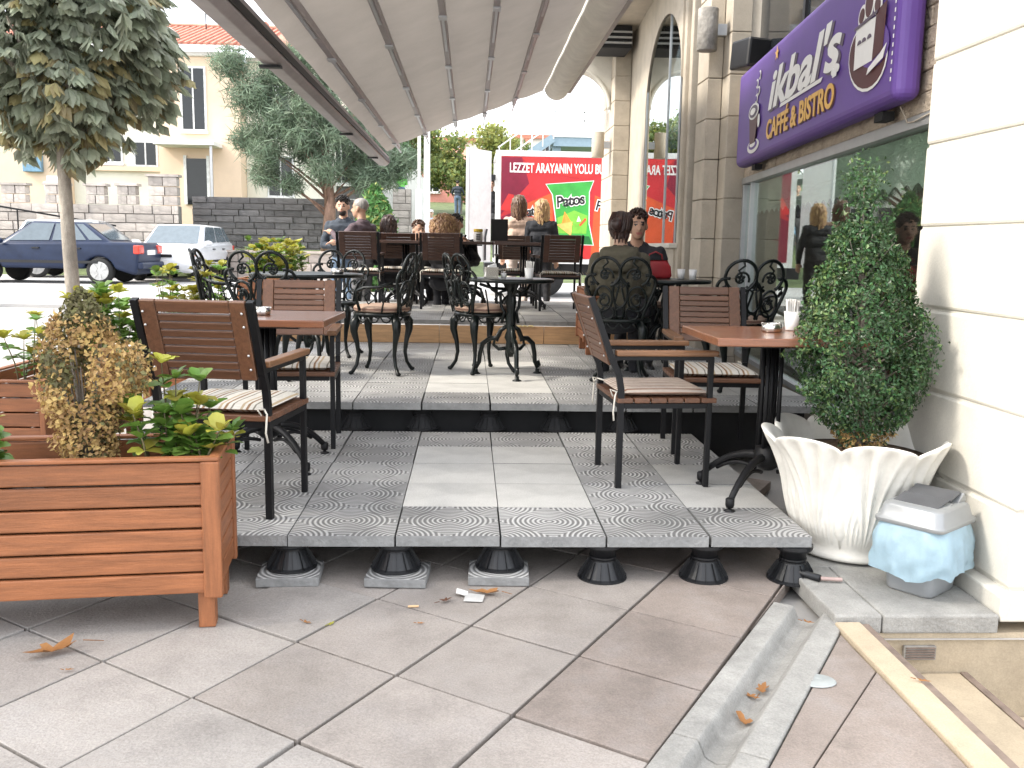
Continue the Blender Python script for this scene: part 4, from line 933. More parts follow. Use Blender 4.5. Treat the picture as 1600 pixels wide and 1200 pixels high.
# ================= cast-iron chairs and tables =================
def arc(cx, cz, r, a0, a1, n=14, rz=None): return [(cx+r*math.cos(R(a0+(a1-a0)*k/(n-1))), cz+(rz or r)*math.sin(R(a0+(a1-a0)*k/(n-1)))) for k in range(n)]
def spiral(cx, cz, r0, r1, a0, a1, n=14): return [(cx+(r0+(r1-r0)*k/(n-1))*math.cos(R(a0+(a1-a0)*k/(n-1))), cz+(r0+(r1-r0)*k/(n-1))*math.sin(R(a0+(a1-a0)*k/(n-1)))) for k in range(n)]
def iron_leaf(mb, c, s):
    for k in range(5):
        a = R(90+72*k); mb.ell((c[0]+math.cos(a)*s*.5, c[1], c[2]+math.sin(a)*s*.5), (s*.5, .004, s*.32), 7, 4, Matrix.Rotation(-a, 3, 'Y'))
def iron_chair(label):
    t = thing('iron_chair', label, 'chair')
    MB().lathe([(.19, .415), (.205, .42), (.208, .435), (.20, .445), (.12, .446), (.01, .446)], 28).build('seat', M['iron'], t, True)
    ap_ = MB()
    for k in range(14):
        a = 2*math.pi*k/14; c, s = math.cos(a), math.sin(a)
        ap_.tube([(c*.198+(-s)*x*.04, s*.198+c*x*.04, .40+.025*y) for x, y in ((-1, .6), (-.5, -.6), (0, -.9), (.5, -.6), (1, .6))], .006, 5)
    ap_.build('apron', M['iron'], t, True)
    for sx in (-1, 1):
        for sy in (-1, 1):
            k = (sx*.72, sy*.70)
            rs = [(.19, .42, .028), (.222, .37, .034), (.225, .31, .028), (.20, .22, .018), (.19, .14, .014), (.205, .07, .013), (.238, .022, .014), (.252, .012, .017)]
            MB().tube([(k[0]*r, k[1]*r, z) for r, z, q in rs], [q for r, z, q in rs], 8).ell((k[0]*.25, k[1]*.25, .014), (.02, .02, .014), 8, 5).build('leg', M['iron'], t, True)
    bk = MB()
    def on(p): x, z = p; return (x, -.185-.20*(z-.44)+.9*x*x*(1-.3*(z-.44)), z)
    def cv(pts, r, closed=False): bk.tube([on(p) for p in pts], r, 6, closed)
    for s in (-1, 1):
        cv([(s*.15, .44), (s*.165, .50), (s*.20, .58), (s*.232, .66)]+[(s*x, z) for x, z in arc(.185, .695, .055, -10, 110, 8)], .0115)
        cv([(s*x, z) for x, z in arc(.098, .765, .10, -60, 250, 22)], .0115)
        cv([(s*x, z) for x, z in spiral(.10, .745, .055, .02, 200, -120, 14)], .0078); cv([(s*.10, .865), (s*.085, .83), (s*.12, .80), (s*.10, .775)], .0078)
        cv([(s*x, z) for x, z in arc(.115, .585, .062, 0, 360, 18, .085)][:-1], .009, True)
        cv([(s*x, z) for x, z in spiral(.115, .57, .05, .015, 90, 420, 14)], .0078)
        cv([(s*x, z) for x, z in arc(.085, .488, .045, 0, 360, 14)][:-1], .008, True)
        cv([(s*.02, .45), (s*.035, .56), (s*.01, .66), (s*.06, .70)], .0078)
        iron_leaf(bk, on((s*.10, .752)), .032); iron_leaf(bk, on((s*.12, .60)), .026); iron_leaf(bk, on((s*.19, .69)), .022)
        # arm scroll
        bk.tube([(s*.225, -.15, .66), (s*.255, -.06, .63), (s*.25, .05, .625), (s*.235, .11, .60), (s*.215, .12, .54), (s*.20, .10, .46)], .0115, 6)
        bk.tube([(s*.235, .02, .60), (s*.23, -.03, .55), (s*.22, .03, .51), (s*.215, .06, .56), (s*.225, .03, .59)], .006, 6)
        bk.tube([(s*.22, -.10, .62), (s*.215, -.08, .54), (s*.20, -.06, .45)], .006, 6)
    cv(arc(0, .625, .05, 0, 360, 18, .10)[:-1], .0095, True); iron_leaf(bk, on((0, .69)), .028); cv(arc(0, .49, .03, 0, 360, 12)[:-1], .0078, True)
    bk.build('backrest', M['iron'], t, True)
    return t
M['tan_pad'] = mat('tan_seat_pad', (.36, .25, .185), .8, var=.1, scale=8); M['brown_pad'] = mat('brown_pad_edge', (.16, .085, .06), .7)
def round_pad(t):
    o = MB().lathe([(.19, .448), (.203, .458), (.203, .480), (.19, .492), (.12, .500), (.01, .502)], 28).build('cushion', M['tan_pad'], t, True)
    MB().lathe([(.2045, .462), (.2045, .476)], 28, cap=False).build('piping', M['brown_pad'], o, True)
G_IC = 'cast iron chairs on the middle deck'
ic = iron_chair('x'); bare = ic
icp = iron_chair('x'); round_pad(icp)
place(icp, (-.63, 6.74, .365), R(78), 'cast iron chair with tan round cushion turned towards the left table'); icp['group'] = G_IC
dup(icp, 'cast iron chair with brown cushion drawn up to the centre table', (.10, 6.86, .365), R(-62), G_IC)
place(bare, (-1.36, 6.42, .365), R(-8), 'cast iron chair with its back to the camera behind the left wooden chair'); bare['group'] = G_IC
dup(bare, 'cast iron chair on the far side of the left iron table', (-1.12, 7.75, .365), R(170), G_IC)
dup(bare, 'cast iron chair at the outer left side of the left iron table', (-1.78, 7.0, .365), R(-85), G_IC)
dup(bare, 'cast iron chair under the woman in the olive hoodie', (1.08, 6.50, .365), R(-14), G_IC)
dup(icp, 'cast iron chair with its back to the camera next to the glass front', (1.80, 6.12, .365), R(8), G_IC)
dup(icp, 'cast iron chair on the far side of the right iron table', (1.42, 7.62, .365), R(178), G_IC)
def iron_table(label, loc, r=.31, rz=0):
    t = thing('iron_table', label, 'table', loc, rz, 'round cast iron tables')
    MB().lathe([(r*.9, .675), (r-.005, .677), (r, .685), (r, .697), (r-.006, .702), (r*.5, .703), (.01, .703)], 40).build('table_top', M['iron'], t, True)
    MB().lathe([(.02, .14), (.035, .2), (.028, .24), (.045, .28), (.03, .33), (.038, .40), (.028, .47), (.04, .53), (.03, .60), (.06, .66), (.10, .676)], 16).build('column', M['iron'], t, True)
    for k in range(3):
        a = R(-90+120*k); c, s = math.cos(a), math.sin(a); mb = MB()
        mb.tube([(c*q, s*q, z) for q, z in ((.03, .36), (.075, .33), (.105, .27), (.16, .265), (.215, .225), (.235, .15), (.24, .09), (.265, .045), (.285, .06), (.275, .09), (.255, .08))], [.014, .018, .02, .019, .019, .017, .016, .015, .014, .012, .009], 7)
        mb.tube([(c*q, s*q, z) for q, z in ((.035, .20), (.09, .19), (.13, .22), (.12, .26), (.095, .25))], [.014, .014, .012, .011, .009], 6)
        mb.tube([(c*.03, s*.03, .62), (c*.085, s*.085, .60), (c*.075, s*.075, .50), (c*.05, s*.05, .46), (c*.07, s*.07, .38)], .012, 6)
        mb.tube([(c*.08, s*.08, .58), (c*.15, s*.15, .62), (c*.19, s*.19, .675)], .011, 6)
        mb.build('leg', M['iron'], t, True)
        MB().lathe([(.032, 0), (.033, .006), (.016, .014), (.016, .034)], 14, (c*.265, s*.265, 0)).build('foot', M['iron'], t, True)
    return t
iron_table('round cast iron table in the middle with white straw cup', (.30, 6.62, .365), .305, R(8))
iron_table('round cast iron table at the left behind the wooden set', (-1.22, 7.05, .365), .42, R(30))
iron_table('round cast iron table beside the glass front at the right', (1.48, 6.92, .365), .33, R(20))
# ================= things on the tables =================
M['white_cup'] = mat('white_cup', (.74, .73, .71), .35, var=.03); M['straw'] = mat('paper_straw', (.72, .70, .66), .7, var=.1, island=.1)
def straw_cup(label, loc, n=26, h=.075, r=.034, long=.075):
    t = thing('straw_cup', label, 'cup', loc, 0, 'white cups of wrapped straws')
    MB().lathe([(r*.72, 0), (r*.75, .003), (r, h), (r*.92, h), (r*.7, .01)], 24).build('cup', M['white_cup'], t, True)
    mb = MB()
    for k in range(n):
        a = random.uniform(0, 6.28); q = random.uniform(0, r*.75); l = long*random.uniform(.75, 1.1); tl = .016
        mb.tube([(math.cos(a)*q, math.sin(a)*q, .02), (math.cos(a)*q*1.25+random.uniform(-tl, tl)*.6, math.sin(a)*q*1.25+random.uniform(-tl, tl)*.6, h+l*.6)], .0042, 5)
    mb.build('straws', M['straw'], t); return t
straw_cup('white cup of wrapped straws on the centre iron table', (.42, 6.55, 1.069))
straw_cup('white tapered cup of wrapped straws on the right wooden table', (1.46, 4.12, .941), 22, .085, .037, .085)
M['chrome'] = mat('polished_steel', (.62, .60, .57), .22, metal=1, var=.03)
def ashtray(label, loc):
    t = thing('ashtray', label, 'ashtray', loc, 0, 'steel ashtrays')
    MB().lathe([(.042, 0), (.045, .003), (.045, .036), (.041, .038), (.039, .034), (.037, .008), (.002, .006)], 28).build('bowl', M['chrome'], t, True)
    for k in range(3): a = R(120*k+20); MB().box((math.cos(a)*.043, math.sin(a)*.043, .036), (.010, .010, .006), Matrix.Rotation(a, 3, 'Z')).build('rest', M['chrome'], t)
    return t
ashtray('small steel ashtray on the left wooden table', (-1.02, 4.60, .941))
ashtray('small steel ashtray on the right wooden table', (1.34, 4.03, .941))
ashtray('small steel ashtray on the left iron table', (-.98, 6.98, 1.069))
nk = thing('napkin_holder', 'napkin holder with white napkins on the centre iron table', 'napkin holder', (.155, 6.62, 1.069), R(15))
MB().bx(-.045, .045, -.03, .03, 0, .006).bx(-.045, .045, -.028, -.025, .006, .075).bx(-.045, .045, .025, .028, .006, .075).build('holder', M['chrome'], nk)
MB().ext([(-.05, .007), (.05, .007), (.03, .10), (-.02, .085)], .04, (0, -.02, 0), (1, 0, 0), (0, 0, 1), w=(0, 1, 0)).build('napkins', M['white_cup'], nk)
tp = thing('toothpick_pot', 'little white toothpick pot beside the napkins on the centre iron table', 'pot', (.245, 6.66, 1.069)); MB().lathe([(.018, 0), (.02, .03), (.017, .034), (.002, .034)], 14).build('pot', M['white_cup'], tp, True); MB().lathe([(.019, .0345), (.016, .045), (.002, .046)], 14).build('lid', M['chrome'], tp, True)
bag = thing('red_handbag', 'red handbag on the right iron table', 'bag', (1.42, 7.08, 1.069), R(10))
M['red_bag'] = mat('red_leather', (.30, .02, .025), .45, var=.15, scale=9)
loft([[(x, y, z) for x, y in rr(w, d, .03)] for z, w, d in ((0, .115, .05), (.02, .125, .055), (.09, .12, .045), (.13, .10, .02), (.138, .09, .008))]).build('body', M['red_bag'], bag, True)
MB().tube([(-.06, 0, .13), (-.05, 0, .18), (0, 0, .2), (.05, 0, .18), (.06, 0, .13)], .006, 6).build('handle', M['red_bag'], bag, True)
for k, (x, y) in enumerate(((1.66, 6.86), (1.60, 6.98))):
    t = thing('water_glass', ('white paper cup on the right iron table, nearer', 'white paper cup on the right iron table, farther')[k], 'cup', (x, y, 1.069)); MB().lathe([(.024, 0), (.03, .075), (.028, .075), (.022, .004)], 18).build('cup', M['white_cup'], t, True)
# ================= upper deck furniture =================
Z3 = .585
wd = wooden_chair('x', 'wood_dk', 'stripe', detail=False); place(wd, (-1.20, 10.42, Z3), R(0), 'dark wooden chair with its back to the camera below the two standing men'); wd['group'] = 'dark wooden chairs on the upper deck'; wd.scale = (.96, .96, .94)
GD = 'dark wooden chairs on the upper deck'
for lb, x, y, a in (('dark wooden chair in front of the woman with curly fair hair', -.31, 10.45, 0), ('dark wooden chair between the standing women and the hooded woman', .99, 10.40, 2),
                    ('dark slatted wooden chair behind the menu stand', .55, 11.30, 180), ('small dark wooden chair right of the two standing men', -.86, 11.35, 4), ('dark wooden chair turned sideways by the seated man', -.42, 11.75, 95)):
    c = dup(wd, lb, (x, y, Z3), R(a), GD); c.scale = (.96, .96, .94)
def slab_table(label, loc): 
    t = wooden_table(label, loc); t['group'] = 'wooden tables on the upper deck'
    for ch in t.children:
        if ch.name.startswith('table_top'): ch.data.materials[0] = M['wood_dk']
    return t
slab_table('dark wooden table between the chairs at the left of the upper deck', (-.75, 11.05, Z3)); slab_table('dark wooden table behind the menu stand on the upper deck', (.62, 10.72, Z3)); slab_table('dark wooden table in front of the curly haired woman', (-.05, 11.35, Z3))
jar = thing('yellow_lid_jar', 'white jar with a yellow lid on the upper deck table', 'jar', (.10, 11.25, Z3+.751))
MB().lathe([(.05, 0), (.055, .01), (.055, .10), (.05, .115)], 20).build('jar', M['white_cup'], jar, True); MB().lathe([(.054, .116), (.056, .12), (.056, .145), (.05, .15)], 20).build('lid', mat('yellow_lid', (.72, .50, .03), .45), jar, True)
for a in range(3): MB().box((.0, -.0565, .03+.025*a), (.05, .002, .014)).build('label_strip', M['black'], jar)
mn = thing('menu_stand', 'black menu stand on the upper deck table', 'menu', (.33, 10.50, Z3+.751)); MB().box((0, 0, .125), (.19, .02, .25), Matrix.Rotation(R(8), 3, 'X')).build('board', M['black'], mn); MB().bx(-.1, .1, -.04, .05, 0, .012).build('base', M['wood_dk'], mn)
gr = thing('dry_grass', 'tuft of dry pale grass in the narrow reddish planter', 'grass', (1.09, 8.25, .88)); mb = MB()
for k in range(70):
    a = random.uniform(0, 6.28); x, y = random.uniform(-.06, .06), random.uniform(-.2, .2); h = random.uniform(.08, .22); mb.tube([(x, y, 0), (x+.02*math.cos(a), y+.02*math.sin(a), h*.6), (x+.06*math.cos(a), y+.06*math.sin(a), h)], [.0028, .002, .0008], 4)
mb.build('blades', M['dry_leaf'], gr)
# ================= trees =================
M['bark_pale'] = mat('pale_bark', (.36, .32, .27), .9, var=.26, scale=11, stain=.5, speck=.3, bump=.8, bscale=20, stretch=(1, 1, .35))
M['bark_pine'] = mat('pine_bark', (.24, .15, .11), .95, var=.3, scale=10, bump=.9, bscale=14, stretch=(1, 1, .4))
M['chestnut'] = leafmat('chestnut_leaf', (.29, .325, .24), (.43, .465, .35), .4, .4, .5)
M['chestnut_rust'] = leafmat('rusty_chestnut_leaf', (.30, .26, .13), (.38, .33, .18), .35, .35, .6)
M['needle'] = leafmat('pine_needle', (.16, .22, .145), (.27, .335, .22), .3, .4, .6)
M['far_leaf'] = leafmat('mid_green_leaf', (.20, .26, .09), (.32, .38, .15), .4, .4, .6)
M['yel_leaf'] = leafmat('yellow_green_leaf', (.36, .38, .11), (.5, .5, .18), .45, .35, .6)
M['thuja'] = leafmat('thuja_green', (.09, .21, .06), (.17, .33, .10), .3, .4, .6)
def chestnut(label, loc, cr, cz, rz_, n, seed, trunk_r=.075, zb=None):
    """street chestnut: pale trunk, forked limbs, crown of drooping five-finger leaves"""
    t = thing('chestnut_tree', label, 'tree', loc, 0, 'street trees along the kerb'); g = random.Random(seed); zb = zb or cz-rz_
    tk = MB(); tk.tube([(0, 0, -.1), (.01, 0, .4), (-.02, .01, 1.2), (-.03, .0, zb), (-.02, 0, zb+.35)], [trunk_r*1.25, trunk_r, trunk_r*.88, trunk_r*.8, trunk_r*.6], 12)
    for k in range(9):
        a = 2*math.pi*k/9+g.uniform(-.3, .3); L = cr*g.uniform(.55, .9); e = g.uniform(.25, 1.2)
        p0 = Vector((-.03, 0, zb-.05+.06*k/2)); p1 = p0+Vector((math.cos(a)*L*.4, math.sin(a)*L*.4, L*.35*e+.1)); p2 = p0+Vector((math.cos(a)*L, math.sin(a)*L, L*e+.15))
        tk.tube([p0, p1, p2], [.04, .025, .008], 7)
    tk.build('trunk', M['bark_pale'], t, True)
    lf = MB()
    for _ in range(n):
        a = g.uniform(0, 6.283); u = g.uniform(-1, 1); s = math.sqrt(1-u*u); q = g.uniform(.35, 1)**.45
        lump = 1+.16*math.sin(3*a+2*u*3+seed)+.10*math.sin(7*a-5*u)
        d = Vector((math.cos(a)*s, math.sin(a)*s, u)); P = Vector((d.x*cr*q*lump, d.y*cr*q*lump, cz+u*rz_*q*(1+.1*math.sin(5*a))))
        lf.cur = 1 if g.random() < (.10+.16*(u < -.3)) else 0
        ax = Vector((d.x+g.gauss(0, .75), d.y+g.gauss(0, .75), -.25+.3*d.z)).normalized(); side = ax.cross(Vector((0, 0, 1))); 
        side = side.normalized() if side.length > .01 else Vector((1, 0, 0)); S = g.uniform(.11, .20); rv = Vector((g.gauss(0, .6), g.gauss(0, .6)-.35, g.gauss(0, .4)))
        for k in range(5):
            th = (k-2)*.5+g.uniform(-.12, .12); T = (ax*math.cos(th)+side*math.sin(th)+Vector((0, 0, -.45-.15*abs(k-2)))).normalized(); L = S*(1.05-.14*abs(k-2))
            N = Vector((0, 0, .8))+d*.5+rv; N = (N-T*N.dot(T)).normalized(); B = T.cross(N)
            b0 = P+T*L*.05; m0 = P+T*L*.62-Vector((0, 0, L*.05)); e0 = P+T*L-Vector((0, 0, L*.16)); w = L*.24
            lf.add([b0, m0+B*w-N*.012, e0, m0-B*w-N*.012, m0], [(0, 4, 1), (1, 4, 2), (0, 3, 4), (3, 2, 4)])
    lf.build('crown', [M['chestnut'], M['chestnut_rust']], t); return t
chestnut('chestnut street tree with pale trunk at the left in front of the blue car', (-3.55, 8.5, .05), .90, 3.05, 1.08, 2600, 3, .066, 2.05)
chestnut('large chestnut left of the paving, out of view, added for its shade', (-4.7, 2.7, -.02), 2.15, 4.1, 1.75, 2600, 8, .10, 2.5)  # unseen tree, added to keep the sun off the paving and decks
def blob_tree(name, label, loc, h, clumps, leaf, n, mats, trunk=.12, seed=1, shape='leaf', aspect=.6, bark='bark_pale', group=None, pickp=.3, droop=0.):
    """clumps: list of (x,y,z,r) relative to loc; leaves fill each clump's shell; limbs reach every clump"""
    t = thing(name, label, 'tree', loc, 0, group); g = np.random.RandomState(seed)
    tk = MB(); tk.tube([(0, 0, -.2), (.03*h, 0, h*.3), (0, .02*h, h*.55), (0, 0, h*.8)], [trunk*1.2, trunk, trunk*.75, trunk*.3], 10)
    Ps = []; Ns = []
    tot = sum(c[3]**2 for c in clumps)
    for x, y, z, r in clumps:
        tk.tube([(0, 0, z*.55), (x*.5, y*.5, z*.8), (x, y, z)], [trunk*.3, trunk*.17, trunk*.05], 6)
        k = max(20, int(n*r*r/tot)); d = g.normal(0, 1, (k, 3)); d /= np.linalg.norm(d, axis=1)[:, None]
        q = (g.rand(k)**.4)[:, None]*r*(1+.25*np.sin(d[:, :1]*6+seed)*np.cos(d[:, 1:2]*5)); Ps.append(d*q*(1, 1, .8)+(x, y, z)); Ns.append(d)
    tk.build('trunk', M[bark], t, True)
    P = np.concatenate(Ps); N = np.concatenate(Ns)
    scatter('crown', None, t, P, N, leaf, shape, aspect, .7, .15, droop, .35, mats, (g.rand(len(P)) < pickp).astype(int) if len(mats) > 1 else None)
    return t
def clumps(n, cx, cz, rx, rz, r0, r1, seed, ry=None):
    g = random.Random(seed); o = []
    for _ in range(n):
        a, u, q = g.uniform(0, 6.28), g.uniform(-1, 1), g.uniform(.3, 1); s = math.sqrt(1-u*u)
        o.append((cx+rx*q*s*math.cos(a), (ry or rx)*q*s*math.sin(a), cz+rz*q*u, g.uniform(r0, r1)))
    return o
blob_tree('pine_tree', 'tall pine with airy crown before the pale house', (-4.15, 27.3, 1.0), 4.6, [(-2.0, 0, 4.3, .8), (-1.2, .3, 5.0, .8), (-2.2, .4, 3.2, .6), (-1.2, -.3, 3.6, .75), (-.3, 0, 4.3, .8), (.5, .2, 3.6, .7), (1.2, 0, 3.0, .6), (.9, .3, 2.4, .55), (1.7, 0, 2.2, .55), (-.6, .4, 2.9, .6), (-1.7, 0, 2.2, .5), (-2.6, 0, 5.2, .6), (-.6, 0, 5.4, .7), (.3, 0, 5.0, .6), (2.2, 0, 2.6, .6), (-.9, -.3, 1.9, .4), (.1, -.7, 2.3, .55), (-.5, -.7, 3.2, .6), (.4, -.7, 3.2, .6), (-.1, -.7, 4.0, .65), (-1.5, -.5, 2.8, .55),  (1.2, -.4, 2.0, .5)], (.32), 30000, [M['needle']], .16, 4, 'needle', .16, 'bark_pine')
blob_tree('round_tree', 'yellow-green tree standing above the truck roof', (1.1, 46, 2.5), 4.2, clumps(16, 0, 3.35, 1.05, 1.2, .4, .65, 5), .2, 3200, [M['yel_leaf'], M['far_leaf']], .12, 5, pickp=.2)
blob_tree('broad_tree', 'broad green tree behind the white poles', (-2.9, 50, 2.9), 5.2, clumps(20, -.2, 3.5, 1.7, 2.0, .55, .9, 6), .24, 4200, [M['far_leaf'], M['yel_leaf']], .15, 6, pickp=.35)
blob_tree('broad_tree', 'green tree below the red roofed house by the truck door', (-.6, 48, 2.8), 4.0, clumps(20, 0, 2.3, 1.5, 1.6, .5, .8, 7), .22, 4200, [M['far_leaf'], M['yel_leaf']], .14, 7, pickp=.3)
blob_tree('dark_conifer', 'dark conifer right of the awning end, behind the stone pier', (-4.6, 47, 2.75), 6.0, clumps(14, 0, 3.9, 1.6, 1.7, .5, .9, 8), .24, 3500, [M['thuja'], M['needle']], .14, 8, pickp=.4)
blob_tree('low_shrub', 'sparse tree behind the pink house roof', (3.4, 62, 4.1), 5.2, clumps(14, 0, 3.0, 2.2, 1.6, .6, .9, 9), .28, 2600, [M['far_leaf']], .14, 9)
th = thing('thuja_bush', 'rounded bright green thuja behind the standing men', 'bush', (-2.0, 20.0, .25))
P3, N3 = bush_points(5200, [(0, .25), (.3, .44), (.9, .47), (1.5, .40), (1.9, .26), (2.2, .06)], 21, .6); scatter('foliage', None, th, P3, N3, .13, 'leaf', .45, .5, mats=[M['thuja'], M['yel_leaf']], pick=(np.random.rand(len(P3)) < .1).astype(int)); MB().tube([(0, 0, -.1), (0, 0, 1.4)], [.05, .02], 7).build('trunk', M['bark'], th)
# ================= houses =================
M['peach'] = mat('peach_render', (.78, .60, .44), .85, var=.05, scale=1.2); M['ivory'] = mat('ivory_render', (.80, .77, .66), .85, var=.05, scale=1.2)
M['white_r'] = mat('white_render', (.76, .75, .71), .85, var=.04, scale=1.2); M['roof'] = mat('red_roof_tile', (.46, .20, .14), .8, var=.18, scale=3); M['wframe'] = mat('white_frame', (.74, .74, .72), .5)
M['pink'] = mat('pink_render', (.58, .25, .20), .85, var=.07); M['dkstone'] = mat('dark_render', (.14, .135, .13), .9, var=.2, scale=2)
def window(par, x0, x1, z0, z1, y, mull=1, f=.07, frame='wframe'):
    w = MB().bx(x0-f, x1+f, y-.05, y-.002, z0-f, z1+f).build('window', M[frame], par)
    MB().bx(x0, x1, y-.058, y-.052, z0, z1).build('pane', M['dark_glass'], w)
    for k in range(mull): xx = x0+(x1-x0)*(k+1)/(mull+1); MB().bx(xx-.025, xx+.025, y-.066, y-.0585, z0, z1).build('mullion', M[frame], w)
    MB().bx(x0-.12, x1+.12, y-.16, y-.052, z0-f-.08, z0-f).build('sill', M['white_r'], w); return w
hs_ = thing('peach_house', 'peach and ivory house with red tiled roof and tall stair window', 'house', (-10, 33, 0))
def hp(mb, n, mt, **k): mb.v = [(x+10, y-33, z) for x, y, z in mb.v]; return mb.build(n, mt, hs_, **k)
hp(MB().bx(-10.65, -7.9, 33, 40, .5, 7.42), 'bay_wall', M['peach']); hp(MB().bx(-24, -10.66, 33.6, 42, .5, 7.4), 'wall', M['ivory']); hp(MB().bx(-7.89, -5.2, 33.8, 41, .5, 7.4), 'wall', M['ivory']); hp(MB().bx(-16.4, -13.8, 33.2, 33.59, .5, 4.4), 'lower_wall', M['peach'])
hp(MB().bx(-10.75, -7.8, 32.85, 33.5, 7.425, 7.56).bx(-24.2, -10.76, 33.4, 34, 7.425, 7.56).bx(-7.79, -5, 33.6, 34, 7.425, 7.56), 'cornice', M['white_r'], bevel=.02)
hp(MB().bx(-13.6, -10.67, 33.42, 33.595, 3.62, 3.78), 'string_course', M['peach'])
rf = MB(); nR = 90                                  # hipped tiled roof with tile ribs
rf.add([(-24.6, 32.6, 7.72), (-4.8, 32.6, 7.72), (-6.8, 37, 9.2), (-24.6, 37, 9.2)], [(0, 1, 2, 3)]); rf.add([(-4.8, 32.6, 7.72), (-4.8, 41, 7.72), (-6.8, 37, 9.2)], [(0, 1, 2)])
hp(rf, 'roof', M['roof']); tl = MB()
for k in range(nR):
    x = -24.5+k*.22
    if x < -6.9: tl.tube([(x, 32.55, 7.745), (x, 37, 9.225)], .06, 5)
o_ = hp(tl, 'roof_tile_row', M['roof']); hp(MB().tube([(-24.6, 37, 9.25), (-6.8, 37, 9.25), (-4.8, 32.6, 7.78)], .1, 6), 'ridge', M['roof'])
hp(MB().bx(-24.6, -4.8, 32.5, 32.62, 7.6, 7.715), 'gutter', M['wframe'])
hp(MB().bx(-7.6, -7.05, 33.6, 34.1, 7.9, 8.75), 'chimney', M['roof']); hp(MB().tube([(-9.75, 36, 8.9), (-9.75, 36, 10.9)], .025, 5), 'aerial', M['steel']); hp(MB().bx(-11.2, -10.5, 34.2, 34.8, 7.9, 8.6), 'chimney', M['white_r'])
class _P: pass
def hwin(x0, x1, z0, z1, y, m=1):
    w = window(hs_, x0+10, x1+10, z0, z1, y-33, m); return w
hwin(-9.80, -9.07, 5.03, 7.03, 33, 1); hwin(-12.85, -12.15, 3.95, 4.45, 33.6); hwin(-11.65, -10.95, 3.85, 4.6, 33.6); hwin(-14.6, -13.9, 5.2, 6.6, 33.6); hwin(-12.6, -11.8, 5.4, 6.8, 33.6); hwin(-7.2, -6.4, 5.0, 6.6, 33.8); hwin(-7.1, -6.3, 2.9, 4.2, 33.8)
hp(MB().bx(-10.5, -8.5, 31.9, 32.99, 4.40, 4.55), 'door_canopy', M['white_r'], bevel=.02); hp(MB().bx(-8.68, -8.6, 32.0, 32.08, 2.5, 4.39), 'canopy_post', M['alu']); dd_ = hp(MB().bx(-9.72, -9.05, 32.93, 32.997, 2.5, 4.05), 'door', M['dark_glass']); hp(MB().bx(-9.82, -9.725, 32.9, 32.998, 2.5, 4.15).bx(-9.045, -8.95, 32.9, 32.998, 2.5, 4.15), 'door_frame', M['wframe'])
eb = thing('electric_cabinet', 'blue electric cabinet on the wall at the far left', 'cabinet', (-14.95, 33.12, 3.5)); MB().bx(-.32, .32, -.12, .06, 0, .75).build('box', mat('cabinet_blue', (.16, .30, .42), .5), eb, bevel=.02); MB().bx(-.12, .12, -.135, -.121, .25, .5).build('plate', M['wframe'], eb)
# stone retaining walls, each stone its own block
M['stone'] = mat('grey_pink_stone', (.46, .41, .375), .9, var=.2, scale=2.2, bump=.6, bscale=14, objvar=.22); M['stone_dk'] = mat('dark_wall_stone', (.125, .12, .125), .9, var=.25, scale=2.2, bump=.6, bscale=14, objvar=.25); M['mortar'] = mat('mortar', (.22, .205, .19), .95)
def stone_wall(name, label, x0, x1, y, z0, z1, rows, mt, seed, merlons=(), top=None):
    t = thing(name, label, 'wall', ((x0+x1)/2, y, z0)); g = random.Random(seed); cx_ = (x0+x1)/2; vmesh = [MB().box((0, 0, 0), (1, 1, 1)).mesh('stone', mt) for _ in range(1)]
    def st(xa, xb, za, zb, yy=0):
        o = mk('stone', vmesh[0], t); o.location = ((xa+xb)/2-cx_, .15+g.uniform(-.02, .02)+yy, (za+zb)/2-z0); o.scale = (xb-xa-.025, .3, zb-za-.025)
    hh = (z1-z0)/rows
    for r_ in range(rows):
        x = x0-(g.uniform(0, .3) if r_ % 2 else 0)
        while x < x1:
            xb = min(x1, x+g.uniform(.4, .85)); st(max(x, x0), xb, z0+r_*hh, z0+(r_+1)*hh); x = xb
    MB().bx(x0-cx_, x1-cx_, .06, .32, 0, z1-z0-.02).build('core', M['mortar'], t)
    for xa, xb, zt in merlons:
        n = max(1, round((zt-z1)/.25)); 
        for k in range(n): st(xa, (xa+xb)/2+.05*(k % 2), z1+(zt-z1)*k/n, z1+(zt-z1)*(k+1)/n); st((xa+xb)/2+.05*(k % 2), xb, z1+(zt-z1)*k/n, z1+(zt-z1)*(k+1)/n)
        MB().bx(xa-cx_-.05, xb-cx_+.05, -.05, .35, zt-z0, zt-z0+.07).build('cap', mt, t)
    if top: MB().bx(x0-cx_, x1-cx_, -.06, .36, z1-z0, z1-z0+.06).build('coping', mt, t)
    return t
stone_wall('stone_wall', 'grey stone retaining wall with stepped merlons behind the parked cars', -18, -8.55, 28, .2, 2.28, 8, M['stone'], 3, [(-13.6, -12.9, 2.78), (-12.35, -11.75, 2.8), (-11.2, -10.65, 2.8), (-10.3, -9.75, 2.82), (-9.4, -8.56, 3.1)])
stone_wall('stone_wall', 'dark stone wall behind the pine trunk', -8.5, -3.6, 29.2, .9, 2.62, 9, M['stone_dk'], 5)
stone_wall('stone_wall', 'low pale stone wall along the road beside the silver car', -7.6, -2.9, 25.9, .2, .98, 3, mat('pale_pink_stone', (.40, .34, .30), .9, var=.15, scale=3, objvar=.12), 7, top=True)
struct(MB().add([(-8.5, 26.1, .96), (-2.9, 26.1, .96), (-2.9, 29.3, 1.05), (-8.5, 29.3, 1.05)], [(0, 1, 2, 3)]).build('grass_bank', M['grass']))
stone_wall('stone_pier', 'grey stone pier with the child in green sitting on top', -2.95, -2.25, 36, .9, 3.35, 9, M['stone'], 9)
